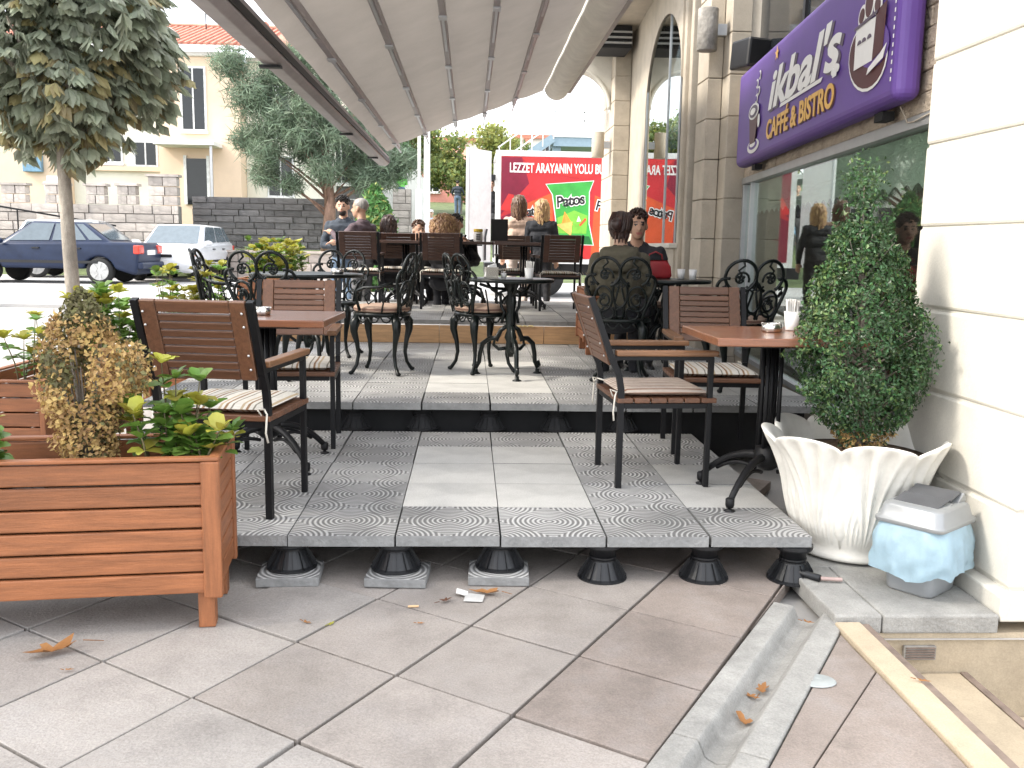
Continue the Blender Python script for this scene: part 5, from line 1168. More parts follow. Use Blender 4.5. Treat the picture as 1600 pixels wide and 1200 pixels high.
gh = thing('grey_house', 'dark grey house wall with a bright white side behind the pine', 'house', (-4.3, 37, 0)); MB().bx(-1.6, .75, 0, 6, .5, 6.0).build('wall', M['dkstone'], gh); MB().bx(.76, 2.2, .4, 6, .5, 4.2).build('side_wall', M['white_r'], gh); MB().bx(-1.7, .85, -.2, 6.2, 6.02, 6.2).build('roof', M['roof'], gh); window(gh, -1.2, -.2, 3.6, 5.0, 0); window(gh, -.9, -.1, 1.9, 2.9, 0)
ph = thing('pink_house', 'pink house with red roof far behind the trees', 'house', (-1.6, 60, 2)); MB().bx(-2.4, 2.0, 0, 6, 0, 4.6).build('wall', M['pink'], ph); MB().bx(2.01, 4.2, .4, 6, 0, 4.4).build('side_wall', M['ivory'], ph)
MB().add([(-2.8, -.5, 4.55), (4.6, -.5, 4.55), (4.6, 6.5, 4.55), (-2.8, 6.5, 4.55), (-1.0, 3, 5.6), (2.6, 3, 5.6)], [(0, 1, 5, 4), (1, 2, 5), (2, 3, 4, 5), (3, 0, 4), (3, 2, 1, 0)]).build('roof', M['roof'], ph); window(ph, -1.2, -.4, 2.6, 3.6, 0); window(ph, .6, 1.4, 2.6, 3.6, 0); window(ph, 2.6, 3.3, 2.6, 3.6, .4)
def block(label, x, y, w, h, z, mt, nx, nz):
    b = thing('apartment_block', label, 'building', (x, y, z)); MB().bx(-w/2, w/2, 0, 8, -4, h).build('wall', mt, b); MB().bx(-w/2-.4, w/2+.4, -.4, 8.4, h+.01, h+.5).build('roof', M['roof'], b)
    for i in range(nx):
        for j in range(nz): xx = -w/2+w*(i+.5)/nx; zz = h-1.9-2.8*j; window(b, xx-.5, xx+.5, zz, zz+1.2, 0, 1)
block('pale far apartment block just right of the awning tip', -5.5, 105, 9, 7.5, 4.6, M['white_r'], 4, 3); block('pale far apartment block behind the pink house roof', 1.0, 112, 11, 8.6, 4.6, M['ivory'], 5, 3); block('pale far apartment block behind the yellow-green tree', 10.5, 118, 10, 9.8, 4.6, M['white_r'], 4, 3)
# blue footbridge
M['bridge'] = mat('bridge_blue', (.24, .33, .40), .5, var=.06); fb = thing('footbridge', 'blue steel footbridge with railing and stair beyond the truck', 'bridge', (3.05, 35, 0))
MB().bx(0, 14, 0, 2.0, 4.95, 5.28).build('deck', M['bridge'], fb); MB().bx(0, 14, -.04, 0, 5.28, 5.55).build('edge_beam', M['white_metal'], fb)
for k in range(12): MB().bx(k*1.1, k*1.1+.05, -.02, .03, 5.551, 6.45).build('post', M['white_metal'], fb)
for z in (5.85, 6.15, 6.45): MB().bx(0, 14, -.02, .03, z, z+.05).build('rail', M['white_metal'], fb)
MB().bx(0, .3, .2, .5, 0, 4.94).bx(.0, .3, 1.5, 1.8, 0, 4.94).build('pier', M['bridge'], fb)
for a in range(7): MB().box((-.16-.3*a, .8, 5.2-.21*a), (.32, 1.6, .06)).build('step', M['bridge'], fb)
MB().bar((0, 0, 5.25), (-2.1, 0, 3.8), .06, .3).build('stringer', M['bridge'], fb)
for k in range(6): MB().bar((-.4*k, -.02, 5.2-.28*k), (-.4*k, -.02, 6.25-.28*k), .04, .04, (0, 1, 0)).build('stair_post', M['white_metal'], fb)
for dz in (.5, 1.05): MB().bar((0, -.02, 5.25+dz), (-2.05, -.02, 3.8+dz), .05, .05).build('stair_rail', M['white_metal'], fb)
# poles
p1 = thing('lamp_pole', 'white lamp pole with thicker base, left of the pair', 'pole', (-1.35, 25, .26)); MB().tube([(0, 0, 0), (0, 0, 2.45)], .085, 12).build('base', M['white_metal'], p1, True); MB().tube([(0, 0, 2.451), (0, 0, 6.5)], .045, 10).build('shaft', M['white_metal'], p1, True)
p2 = thing('lamp_pole', 'taller plain white pole, right of the pair', 'pole', (-1.145, 25, .26)); MB().tube([(0, 0, 0), (0, 0, 8)], [.1, .06], 12).build('shaft', M['white_metal'], p2, True); MB().lathe([(.16, 0), (.16, .05)], 12).build('flange', M['white_metal'], p2)
# handrail, plastic chair, no parking sign, low white barrier
hr = thing('handrail', 'black handrail sloping along the ramp behind the blue car', 'handrail', (-11.6, 27, .3)); MB().bar((-4, 0, 2.2), (1.6, 0, 1.35), .04, .05).build('rail', M['steel'], hr)
for k in range(5): x = -3.6+1.25*k; MB().tube([(x, 0, 0), (x, 0, 2.14-.152*(k*1.25))], .022, 6).build('post', M['steel'], hr)
pc = thing('plastic_chair', 'white plastic garden chair on the terrace at the far left', 'chair', (-12.6, 29.2, 2.25), R(200)); pw = M['white_metal']
MB().bx(-.22, .22, -.2, .2, .42, .45).build('seat', pw, pc); MB().bar((0, -.2, .45), (0, -.3, .9), .42, .03, (0, 1, 0)).build('backrest', pw, pc)
for sx in (-1, 1):
    for sy in (-1, 1): MB().bar((sx*.2, sy*.18, .42), (sx*.25, sy*.22, 0), .04, .04, (0, 1, 0)).build('leg', pw, pc)
    MB().tube([(sx*.24, -.26, .72), (sx*.27, 0, .68), (sx*.25, .2, .62), (sx*.23, .2, .44)], .02, 6).build('armrest', pw, pc)
np_ = thing('no_parking_sign', 'blue and red round no parking sign at the left picture edge', 'sign', (-7.05, 14.0, .26)); MB().tube([(0, 0, 0), (0, 0, 2.3)], .03, 8).build('post', M['alu'], np_)
rx = Matrix.Rotation(math.pi/2, 3, 'X'); MB().lathe([(.16, 0), (.16, .012)], 28, (0, -.035, 1.98), M=rx).build('rim', mat('sign_red', (.5, .03, .04), .5), np_); MB().lathe([(.125, 0), (.125, .004)], 28, (0, -.0485, 1.98), M=rx).build('disc', mat('sign_blue', (.05, .09, .38), .5), np_); MB().bar((-.09, -.055, 2.07), (.09, -.055, 1.89), .03, .004, (0, 1, 0)).build('slash', bpy.data.materials['sign_red'], np_)
bw = thing('white_barrier', 'low white railing below the man in navy', 'barrier', (-.6, 34, .9)); MB().bx(-.7, .9, 0, .08, .55, .75).bx(-.7, .9, 0, .08, .2, .32).build('rail', M['white_metal'], bw)
for x in (-.65, .05, .8): MB().bx(x, x+.08, -.02, .1, 0, .9).build('post', M['white_metal'], bw)
# ================= vehicles =================
M['tyre'] = mat('tyre', (.02, .02, .02), .85); M['rim'] = mat('rim_silver', (.48, .48, .47), .4, metal=.6); M['car_glass'] = mat('car_glass', (.10, .13, .15), .05, spec=.9, var=.1); M['red_lamp'] = mat('red_lamp', (.55, .05, .03), .25); M['orange_lamp'] = mat('amber_lamp', (.75, .22, .03), .25); M['clear_lamp'] = mat('clear_lamp', (.6, .62, .64), .15, spec=.8)
def car(label, loc, rz, paint, hatch=False, L=4.2, Wd=1.66, H=1.40):
    t = thing('parked_car', label, 'car', loc, rz); f, b = L/2, -L/2; xf, xr = f-.80, b+.88 if not hatch else b+.72; ra = .335
    def arch(x): return [(x+ra*math.cos(R(a)), .28+ra*math.sin(R(a))) for a in range(170, 9, -16)]
    bot = .20; deck_z = .93 if not hatch else .96
    low = [(b+.06, .30), (b+.10, bot)]+arch(xr)+arch(xf)+[(f-.12, bot), (f-.02, .30), (f, .52), (f-.06, .66), (f-.35, .78), (f-1.15, .90), (b+.95, .95), (b+.05, deck_z), (b, .74)]
    bd = MB().ext(low, Wd, (0, -Wd/2, 0), (1, 0, 0), (0, 0, 1), w=(0, 1, 0)); 
    # tumblehome: draw in the upper edge
    bd.v = [(x, y*(1-.05*max(0, (z-.55))/.4-.04*(abs(x)/f)**6), z) for x, y, z in bd.v]
    bo = bd.build('body', paint, t, bevel=.07, segs=4, smooth=True)
    y0, y1 = Wd/2-.07, Wd/2-.22
    r0 = [(f-1.05, .89), (b+(.62 if not hatch else .12), .94)]; r1 = [(f-1.78, H), (b+(1.25 if not hatch else .45), H-.02)]; zm = [(f-1.72, H-.03)]
    xs0, xs1, xt0, xt1 = r0[0][0], r0[1][0], r1[0][0], r1[1][0]
    gv = [(xs0, -y0, .88), (xs0, y0, .88), (xs1, y0, .93), (xs1, -y0, .93), (xt0, -y1, H-.015), (xt0, y1, H-.015), (xt1, y1, H-.03), (xt1, -y1, H-.03)]
    MB().add(gv, [(0, 1, 5, 4), (1, 2, 6, 5), (2, 3, 7, 6), (3, 0, 4, 7), (4, 5, 6, 7)]).build('cabin', paint, t, bevel=.10, segs=4, smooth=True)
    def patch(name, A_, B_, C_, D_, u0, u1, v0, v1, off, mt=M['car_glass']):
        A_, B_, C_, D_ = map(Vector, (A_, B_, C_, D_)); n_ = (B_-A_).cross(D_-A_).normalized()*off
        q = lambda u, v: A_.lerp(B_, u).lerp(D_.lerp(C_, u), v)+n_
        MB().add([q(u0, v0), q(u1, v0), q(u1, v1), q(u0, v1)], [(0, 1, 2, 3)]).build(name, mt, t)
    patch('windscreen', gv[0], gv[1], gv[5], gv[4], .07, .93, .08, .93, .012)
    patch('rear_window', gv[2], gv[3], gv[7], gv[6], .09, .91, .12, .92, .012)
    for (A_, B_, C_, D_) in ((gv[3], gv[0], gv[4], gv[7]), (gv[1], gv[2], gv[6], gv[5])):
        fw = A_ == gv[3]
        for u0, u1 in ((.05, .17), (.20, .52), (.55, .93)):
            if not fw: u0, u1 = 1-u1, 1-u0
            patch('side_window', A_, B_, C_, D_, u0, u1, .12, .90, .010)
    for x in (xf, xr):
        for sy in (-1, 1):
            w = MB().lathe([(.21, -.10), (.285, -.095), (.295, -.06), (.295, .06), (.285, .095), (.21, .10)], 24, (x, sy*(Wd/2-.11), .295), M=Matrix.Rotation(math.pi/2, 3, 'X')).build('wheel', M['tyre'], t, True)
            rm = MB().lathe([(.04, .0), (.20, 0), (.215, .01), (.215, .015)], 20, (x, sy*(Wd/2-.005), .295), M=Matrix.Rotation(math.pi/2*sy, 3, 'X'))
            for k in range(7): a = 2*math.pi*k/7; rm.box((x+.12*math.cos(a), sy*(Wd/2), .295+.12*math.sin(a)), (.13, .02, .035), Matrix.Rotation(-a, 3, 'Y'))
            rm.build('rim', M['rim'], w)
    for sy in (-1, 1):
        MB().box((f-.14, sy*(Wd/2-.28), .62), (.16, .36, .12), Matrix.Rotation(R(-22), 3, 'Y')).build('headlight', M['clear_lamp'], t, bevel=.03)
        MB().box((b+.06, sy*(Wd/2-.20), .78), (.14, .34, .20)).build('tail_light', M['red_lamp'], t, bevel=.03)
        MB().box((f-.38, sy*(Wd/2-.045), .62), (.13, .05, .06)).build('indicator', M['orange_lamp'], t, bevel=.01)
        MB().ell((xs0-.12, sy*(Wd/2+.06), .94), (.07, .11, .065), 10, 6).build('mirror', paint, t, True)
        for dx in (-.1, -1.0): MB().box((xs0-.75+dx, sy*(Wd/2-.018), .79), (.16, .05, .03)).build('door_handle', M['plastic'], t)
        MB().bx(b+.9, f-.9, sy*(Wd/2-.012), sy*(Wd/2+.008), .46, .52).build('side_strip', M['plastic'], t)
    MB().box((f-.0, 0, .36), (.06, Wd*.62, .09)).bx(f-.04, f+.0, -.35, .35, .60, .67).build('grille', M['plastic'], t, bevel=.01); MB().bx(f+.005, f+.02, -.26, .26, .42, .52).build('number_plate', M['white_print'], t); MB().bx(b-.012, b+.003, -.26, .26, .66, .77).build('number_plate', M['white_print'], t)
    MB().bx(b-.06, b+.12, -Wd/2+.08, Wd/2-.08, .34, .50).build('bumper', paint, t, bevel=.04); return t
car('dark blue saloon car parked side-on behind the tree trunk', (-9.45, 22.0, .275), R(180), mat('blue_paint', (.012, .022, .055), .35, var=.1, stain=.3, spec=.35), False, 4.15)
car('silver-white hatchback with its front towards the camera behind the blue car', (-7.45, 24.7, .275), R(-91), mat('silver_paint', (.66, .67, .69), .3, var=.04, coat=.5), True, 3.95, 1.66, 1.42)
car('pale car mostly hidden behind the blue saloon', (-9.9, 25.2, .275), R(8), mat('pale_paint', (.55, .55, .54), .3, var=.04, coat=.5), True, 3.9, 1.66, 1.50)
# delivery truck
tr = thing('delivery_truck', 'white box truck with red crisp advert and open rear door', 'truck', (.5, 18.5, .275))
def tp_(mb, n, mt, par=None, **k): mb.v = [(x-.5, y-18.5, z-.275) for x, y, z in mb.v]; return mb.build(n, mt, par or tr, **k)
M['truck_w'] = mat('truck_white', (.68, .68, .66), .45, var=.06); zt = 3.12
tp_(MB().bx(.5, 4.9, 18.5, 18.54, .95, zt).bx(.5, 4.9, 20.5, 20.54, .95, zt).bx(.5, 4.9, 18.541, 20.499, zt-.05, zt).bx(.5, 4.9, 18.541, 20.499, .95, 1.02).bx(4.86, 4.9, 18.541, 20.499, 1.02, zt-.05), 'cargo_box', M['truck_w'])
tp_(MB().bx(.49, .60, 18.485, 18.4995, .95, zt+.01).bx(.601, 4.92, 18.485, 18.4995, zt-.10, zt+.01).bx(.601, 4.92, 18.485, 18.4995, .95, 1.05), 'box_frame', M['truck_w'], bevel=.004)
dr_ = tp_(MB().bar((.385, 18.38, 2.03), (-.03, 17.80, 2.03), .05, 2.12), 'rear_door', M['truck_w']); tp_(MB().bar((-.035, 17.77, 2.03), (-.06, 17.74, 2.03), .06, 2.14), 'door_edge', M['alu'], dr_); tp_(MB().tube([(.30, 18.16, 1.0), (.30, 18.16, 1.45), (.33, 18.2, 1.6)], .02, 6), 'latch_rod', M['plastic'], dr_); tp_(MB().bx(.385, .49, 18.38, 18.47, 2.55, 2.65), 'hinge', M['plastic'], dr_)
tp_(MB().bx(.3, 5.0, 18.8, 20.2, .72, .94), 'chassis', M['plastic']); tp_(MB().ext([(5.05, .6), (6.6, .6), (6.65, 1.3), (6.35, 2.2), (5.05, 2.25)], 1.9, (0, 18.6, 0), (1, 0, 0), (0, 0, 1), w=(0, 1, 0)), 'cab', M['truck_w'], bevel=.06); tp_(MB().ext([(5.5, 1.4), (6.3, 1.4), (6.15, 2.05), (5.5, 2.05)], .01, (0, 18.585, 0), (1, 0, 0), (0, 0, 1), w=(0, -1, 0)), 'cab_window', M['car_glass'])
for x in (1.5, 5.9):
    for y in (18.75, 20.25): w = tp_(MB().lathe([(.25, -.1), (.38, -.1), (.40, -.06), (.40, .06), (.38, .1), (.25, .1)], 24, (x, y, .675), M=Matrix.Rotation(math.pi/2, 3, 'X')), 'wheel', M['tyre'], smooth=True); tp_(MB().lathe([(.02, 0), (.26, 0)], 20, (x, y-.06, .675), M=Matrix.Rotation(math.pi/2, 3, 'X')), 'rim', M['rim'], w)
M['ad_red'] = mat('ad_red', (.48, .022, .028), .4, var=.22, scale=1.2); M['ad_dark'] = mat('ad_dark_red', (.20, .006, .03), .4, var=.1); M['ad_bright'] = mat('ad_bright_red', (.62, .03, .03), .4); M['ad_orange'] = mat('ad_orange', (.70, .10, .03), .4, var=.1); M['ad_green'] = mat('ad_green', (.05, .36, .06), .35, var=.15, scale=3); M['ad_lime'] = mat('ad_lime', (.20, .52, .06), .35); M['ad_dgreen'] = mat('ad_dark_green', (.012, .13, .03), .4); M['ad_chip'] = mat('ad_chip', (.80, .30, .04), .5, var=.15, scale=12); M['ad_chip2'] = mat('ad_pale_chip', (.82, .46, .12), .5, var=.12, scale=12); M['ad_black'] = mat('ad_black', (.01, .01, .012), .4)
ad = tp_(MB().bx(.605, 4.85, 18.475, 18.4845, 1.055, zt-.105), 'advert_panel', M['ad_red'])
def adp(poly, lay, mt, name): o = MB().ext(poly, .0012, (0, 18.4745-.0016*lay, 0), (1, 0, 0), (0, 0, 1), w=(0, -1, 0)); o.f = [f[::-1] for f in o.f]; return tp_(o, name, mt, ad)
adp([(.61, 1.9), (1.15, 2.5), (1.0, 3.0), (.61, 3.0)], 1, M['ad_dark'], 'backdrop'); adp([(.61, 1.06), (1.0, 1.06), (1.0, 2.0), (.61, 1.85)], 1, M['ad_dark'], 'backdrop'); adp([(1.3, 2.75), (2.3, 2.6), (2.9, 3.0), (1.0, 3.0)], 1, M['ad_bright'], 'backdrop'); adp([(.61, 2.05), (.75, 2.3), (.85, 2.28), (.90, 1.95), (.61, 1.98)], 2, M['ad_bright'], 'backdrop'); adp([(1.0, 2.0), (1.7, 2.25), (2.6, 2.2), (3.3, 1.9), (3.3, 1.06), (1.0, 1.06)], 2, M['ad_bright'], 'backdrop')
adp([(.95, 2.05), (1.60, 2.33), (1.66, 1.5), (1.5, 1.06), (1.0, 1.1)], 3, M['ad_orange'], 'crisp_bag'); adp([(2.45, 2.30), (3.1, 2.05), (3.0, 1.06), (2.4, 1.1)], 3, M['ad_orange'], 'crisp_bag')
adp([(1.47, 2.50), (2.43, 2.585), (2.35, 2.36), (2.36, 1.75), (2.46, 1.32), (1.66, 1.34), (1.68, 1.8), (1.60, 2.30)], 5, M['white_print'], 'bag_outline'); adp([(1.49, 2.49), (2.41, 2.57), (2.33, 2.36), (2.34, 1.75), (2.44, 1.335), (1.68, 1.355), (1.70, 1.8), (1.62, 2.30)], 6, M['ad_green'], 'crisp_bag'); adp([(1.72, 1.85), (2.05, 2.0), (2.32, 1.9), (2.30, 1.55), (1.74, 1.55)], 7, M['ad_lime'], 'bag_glow'); adp([(1.70, 1.36), (2.42, 1.345), (2.36, 1.50), (1.71, 1.52)], 8, M['ad_dgreen'], 'bag_foot')
adp([(1.86, 1.98), (2.03, 1.72), (1.80, 1.70)], 9, M['ad_chip'], 'crisp'); adp([(1.70, 1.72), (2.02, 1.78), (2.0, 1.50)], 10, M['ad_chip2'], 'crisp'); adp([(2.15, 1.72), (2.27, 1.86), (2.30, 1.82), (2.18, 1.69)], 9, M['ad_orange'], 'pepper'); adp([(2.1, 1.78), (2.14, 1.9), (2.19, 1.79)], 9, M['white_print'], 'onion')
def adt(s, size, x, z, lay, mt, ang=0, off=0., sx=1., shear=0.): a = R(ang); return textmesh('lettering', s, size, mt, ad, (x-.5, 18.4745-.0016*lay-18.5, z-.275), (math.cos(a), 0, math.sin(a)), (-math.sin(a), 0, math.cos(a)), shear, off, .0004, sx)
adt('LEZZET ARAYANIN YOLU BU', .255, .76, 2.715, 4, M['white_print'], 0, .006, .555)
for s_, x_, z_, sz, an in (('Patos', 1.70, 2.05, .30, 9), ('Patos', 1.02, 1.83, .25, 16), ('Patos', 2.46, 2.02, .27, -8)):
    adt(s_, sz, x_, z_, 11, M['white_print'], an, .026, .86, .1); adt(s_, sz, x_, z_, 12, M['ad_black'], an, .006, .86, .1)
# ================= people =================
M['skin'] = mat('skin', (.56, .34, .24), .55, var=.06, scale=14); M['skin2'] = mat('skin_tan', (.44, .255, .17), .55, var=.06, scale=14); M['lip'] = mat('lip', (.36, .12, .10), .5); M['eye'] = mat('eye_dark', (.03, .02, .018), .3)
def cm(name, c, **k): 
    if name not in M: M[name] = mat(name, c, .85, var=.14, scale=9, bump=.5, bscale=11, **k)
    return M[name]
def hm(name, c, c2): M[name] = mat(name, c, .45, var=.25, scale=6, col2=c2, island=.3, stretch=(6, 6, .6)); return M[name]
H_BL = hm('black_hair', (.018, .013, .011), (.04, .03, .025)); H_BR = hm('brown_hair', (.10, .05, .028), (.20, .11, .06)); H_DB = hm('dark_brown_hair', (.04, .02, .015), (.09, .04, .03)); H_FA = hm('fair_hair', (.40, .25, .12), (.58, .40, .22)); H_CU = hm('curly_fair_hair', (.30, .17, .085), (.46, .29, .16)); H_GR = hm('grey_hair', (.24, .22, .20), (.36, .34, .31))
SKIN, TOP, BOT, SHOE, LIP, EYE = range(6)
def prim_mesh(mb, p):
    if p[0] == 'c':
        a, b, ra, rb = Vector(p[1]), Vector(p[2]), p[3], p[4]; d = b-a
        n = 5; pts = []; rs = []
        for k in range(1, n): t = math.pi/2*k/n; pts.append(a-d.normalized()*ra*math.cos(t)); rs.append(ra*math.sin(t))
        pts += [a, a.lerp(b, .5), b]; rs += [ra, (ra+rb)/2, rb]
        for k in range(n-1, 0, -1): t = math.pi/2*k/n; pts.append(b+d.normalized()*rb*math.cos(t)); rs.append(rb*math.sin(t))
        mb.tube(pts, rs, 12)
    else: mb.ell(p[1], p[2], 14, 10, p[4] if len(p) > 4 else None)
def dist(p, X):
    if p[0] == 'c':
        a, b = np.array(p[1]), np.array(p[2]); d = b-a; t = np.clip(((X-a)@d)/(d@d+1e-9), 0, 1)
        return np.linalg.norm(X-(a+t[:, None]*d), axis=1)-(p[3]+(p[4]-p[3])*t)
    Y = X-np.array(p[1]); r = np.array(p[2]); return (np.linalg.norm(Y/r, axis=1)-1)*r.min()
def remesh(mb, prims, mats, name, parent, vox):
    me = mb.mesh(name, mats); o = bpy.data.objects.new(name, me); COL.objects.link(o)
    r = o.modifiers.new('r', 'REMESH'); r.mode = 'VOXEL'; r.voxel_size = vox; s = o.modifiers.new('s', 'SMOOTH'); s.factor = .5; s.iterations = 3
    bpy.context.view_layer.update()
    m2 = bpy.data.meshes.new_from_object(o.evaluated_get(bpy.context.evaluated_depsgraph_get())); bpy.data.objects.remove(o); bpy.data.meshes.remove(me)
    n = len(m2.polygons); C_ = np.empty(n*3); m2.polygons.foreach_get('center', C_); C_ = C_.reshape(-1, 3)
    D = np.stack([dist(p, C_) for p in prims]); mi = np.array([p[-1] if p[0] == 'c' else p[3] for p in prims])[D.argmin(0)]
    vn = len(m2.vertices); co = np.empty(vn*3); m2.vertices.foreach_get('co', co); co = co.reshape(-1, 3); nv = np.empty(vn*3); m2.vertices.foreach_get('normal', nv); nv = nv.reshape(-1, 3)
    vm = np.array([p[-1] if p[0] == 'c' else p[3] for p in prims])[np.stack([dist(p, co) for p in prims]).argmin(0)]
    for i in np.nonzero((vm == TOP) | (vm == BOT))[0]:                        # cloth creases
        c_ = Vector(co[i]); f_ = noise.noise(Vector((c_.x*9, c_.y*9, c_.z*22)))+.6*noise.noise(c_*26); co[i] += nv[i]*(.008*f_)
    m2.vertices.foreach_set('co', co.ravel())
    m2.materials.clear()
    for k in mats: m2.materials.append(k)
    m2.polygons.foreach_set('material_index', mi.astype(np.int32)); m2.polygons.foreach_set('use_smooth', [True]*n); m2.update(); m2.name = name
    return mk(name, m2, parent)
def hand(pr, w, d, curl=.3, side=1, s=1.):
    """palm, four unequal bent fingers and a thumb leaving the side of the palm"""
    w = Vector(w); d = Vector(d).normalized(); up_ = Vector((0, 0, 1)); x = d.cross(up_); x = x.normalized() if x.length > .05 else Vector((1, 0, 0)); n = x.cross(d)
    pr.append(('c', tuple(w), tuple(w+d*.055*s), .030*s, .036*s, SKIN))
    for k, L in enumerate((.068, .078, .072, .055)):
        b = w+d*.075*s+x*(k-1.5)*.019*s; m_ = b+(d*math.cos(curl)-n*math.sin(curl))*L*.5*s; e = m_+(d*math.cos(curl*2.2)-n*math.sin(curl*2.2))*L*.5*s
        pr.append(('c', tuple(b), tuple(m_), .0095*s, .009*s, SKIN)); pr.append(('c', tuple(m_), tuple(e), .009*s, .0075*s, SKIN))
    b = w+d*.02*s-x*side*.03*s; m_ = b+(d*.7-x*side*.7)*.035*s; pr.append(('c', tuple(b), tuple(m_), .012*s, .011*s, SKIN)); pr.append(('c', tuple(m_), tuple(m_+d*.03*s), .011*s, .009*s, SKIN))
def person(label, loc, rz, top, bot, hair, style, seated=False, lean=0., armL=None, armR=None, hyaw=0., hpitch=0., scale=1., skin='skin', hood=False, vox=.011, female=False, sleeves=True, skirt=False, cap=None, hat=None, feet=True):
    """local frame: faces +y. arms: (elbow, wrist, hand direction, curl)"""
    t = thing('person', label, 'person', loc, rz); t.scale = (scale,)*3
    hz = .52 if seated else .93; pr = []; sw = .17 if female else .195
    ly = math.sin(lean); lz = math.cos(lean)
    def T(x, y, h): return (x, y+h*ly, hz+h*lz)          # torso frame, h above the hips
    pr += [('e', T(0, -.01, .02), (.165, .125, .13), BOT), ('c', T(-.05, 0, .12), T(.05, 0, .12), .115, .115, TOP), ('c', T(-.065, 0, .28), T(.065, 0, .28), .118, .118, TOP), ('c', T(-sw+.075, -.01, .43), T(sw-.075, -.01, .43), .10, .10, TOP), ('c', T(-.03, -.01, .49), T(.03, -.01, .49), .085, .085, TOP)]
    if female: pr += [('e', T(-.075, .10, .34), (.065, .055, .065), TOP), ('e', T(.075, .10, .34), (.065, .055, .065), TOP)]
    nk = Vector(T(0, 0, .54)); hd = Vector(T(0, .035, .70)); pr.append(('c', tuple(nk-Vector((0, 0, .04))), tuple(hd-Vector((0, .03, .06))), .058, .05, SKIN))
    Hm = Matrix.Rotation(hyaw, 3, 'Z') @ Matrix.Rotation(hpitch, 3, 'X')
    def Hd(x, y, z): return tuple(hd+Hm @ Vector((x, y, z)))
    pr += [('e', Hd(0, -.012, .03), (.077, .096, .095), SKIN), ('e', Hd(0, .022, -.035), (.062, .070, .082), SKIN), ('e', Hd(0, .05, -.085), (.036, .034, .030), SKIN), ('c', Hd(0, .085, .005), Hd(0, .105, -.032), .011, .015, SKIN), ('e', Hd(-.079, -.01, -.012), (.012, .022, .032), SKIN), ('e', Hd(.079, -.01, -.012), (.012, .022, .032), SKIN),
           ('c', Hd(-.016, .084, -.066), Hd(.016, .084, -.066), .0085, .0085, LIP), ('e', Hd(-.031, .077, .004), (.011, .009, .006), EYE), ('e', Hd(.031, .077, .004), (.011, .009, .006), EYE), ('c', Hd(-.045, .076, .026), Hd(-.018, .086, .027), .0045, .0045, EYE), ('c', Hd(.045, .076, .026), Hd(.018, .086, .027), .0045, .0045, EYE)]
    for s, arm in ((-1, armL), (1, armR)):
        sh = Vector(T(s*sw, -.01, .46))
        if arm is None: arm = ((s*(sw+.06), .0, hz+.20), (s*(sw+.05), .10, hz-.02), (0, .2, -1), .35) if not seated else ((s*(sw+.06), .04+.3*ly, hz+.22), (s*.12, .30+.2*ly, hz+.20), (-s*.4, 1, 0), .5)
        el_, wr, hdv, cu = arm; el_ = Vector(el_); wr = Vector(wr); am = TOP if sleeves else SKIN
        pr += [('c', tuple(sh), tuple(el_), .062, .047, TOP), ('c', tuple(el_), tuple(wr), .047, .034, am)]; hand(pr, wr, hdv, cu, s, 1.)
    for s in (-1, 1):
        if seated: hip, kn, an = (s*.09, .02, hz-.01), (s*.12, .42, hz+.0), (s*.12, .40, .09)
        else: hip, kn, an = (s*.09, 0, hz-.03), (s*.095, .02, .50), (s*.10, -.02, .09)
        pr += [('c', hip, kn, .088, .062, BOT), ('c', kn, an, .06, .043, BOT), ('c', (an[0], an[1]-.03, .045), (an[0]+s*.015, an[1]+.15, .036), .042, .036, SHOE)]
    if hood: pr += [('c', T(-.09, -.10, .50), T(.09, -.10, .50), .065, .065, TOP), ('c', T(-.06, -.14, .42), T(.06, -.14, .42), .05, .05, TOP), ('c', T(-.115, -.02, .53), T(-.06, .07, .47), .03, .03, TOP), ('c', T(.115, -.02, .53), T(.06, .07, .47), .03, .03, TOP)]
    mb = MB()
    for p in pr: prim_mesh(mb, p)
    remesh(mb, pr, [M[skin], top, bot, M['plastic'], M['lip'], M['eye']], 'body', t, vox)
    # hair: scalp cap plus locks
    g = random.Random(len(label)*7+int(loc[0]*100)); hb = MB(); short = style in ('short', 'crop')
    hr_ = [(0, -.022, .045, .083, .098, .090)] if style != 'crop' else [(0, -.025, .040, .081, .095, .086)]
    for x, y, z, a, b, c in hr_:
        hb.ell(Hd(x, y, z), (a, b, c), 20, 12, Hm)
        if not short: hb.ell(Hd(x, y-.02, z-.05), (a, b*.85, c), 18, 10, Hm)
    if 'bearded' in label: hb.ell(Hd(0, .036, -.070), (.056, .058, .052), 12, 8, Hm)
    if style == 'short':
        for k in range(90):
            a = g.uniform(0, 6.28); u = g.uniform(.15, 1); q = math.sqrt(1-u*u); P = Vector((.083*q*math.cos(a), -.022+.098*q*math.sin(a), .045+.09*u)); D = Vector((P.x, P.y*.6+.3*P.x, P.z-.02)).normalized()
            hb.tube([Hd(*P), Hd(*(P+D*.018+Vector((0, .008, 0))))], [.013, .004], 5)
    elif style in ('long', 'curly', 'bob'):
        n = 120 if style != 'curly' else 230
        for k in range(n):
            a = g.uniform(R(165), R(375)); top_ = g.uniform(.0, .09); L = {'long': .36, 'curly': .26, 'bob': .20}[style]*g.uniform(.75, 1.08)
            wv = .012 if style == 'long' else .03 if style == 'curly' else .008; fl = 1.0 if style == 'long' else 1.55 if style == 'curly' else 1.12
            pts = []
            for q in range(7):
                u = q/6; z = .09+.03*(1-u)-u*L-top_*.3; rr_ = (.055+.04*min(1, u*4))*(1+(fl-1)*math.sin(min(1, u*1.4)*math.pi*.6)) if q else .045
                pts.append(Hd(rr_*math.cos(a)+wv*math.sin(u*14+k), rr_*1.1*math.sin(a)-.02+wv*math.cos(u*12+k*2), z))
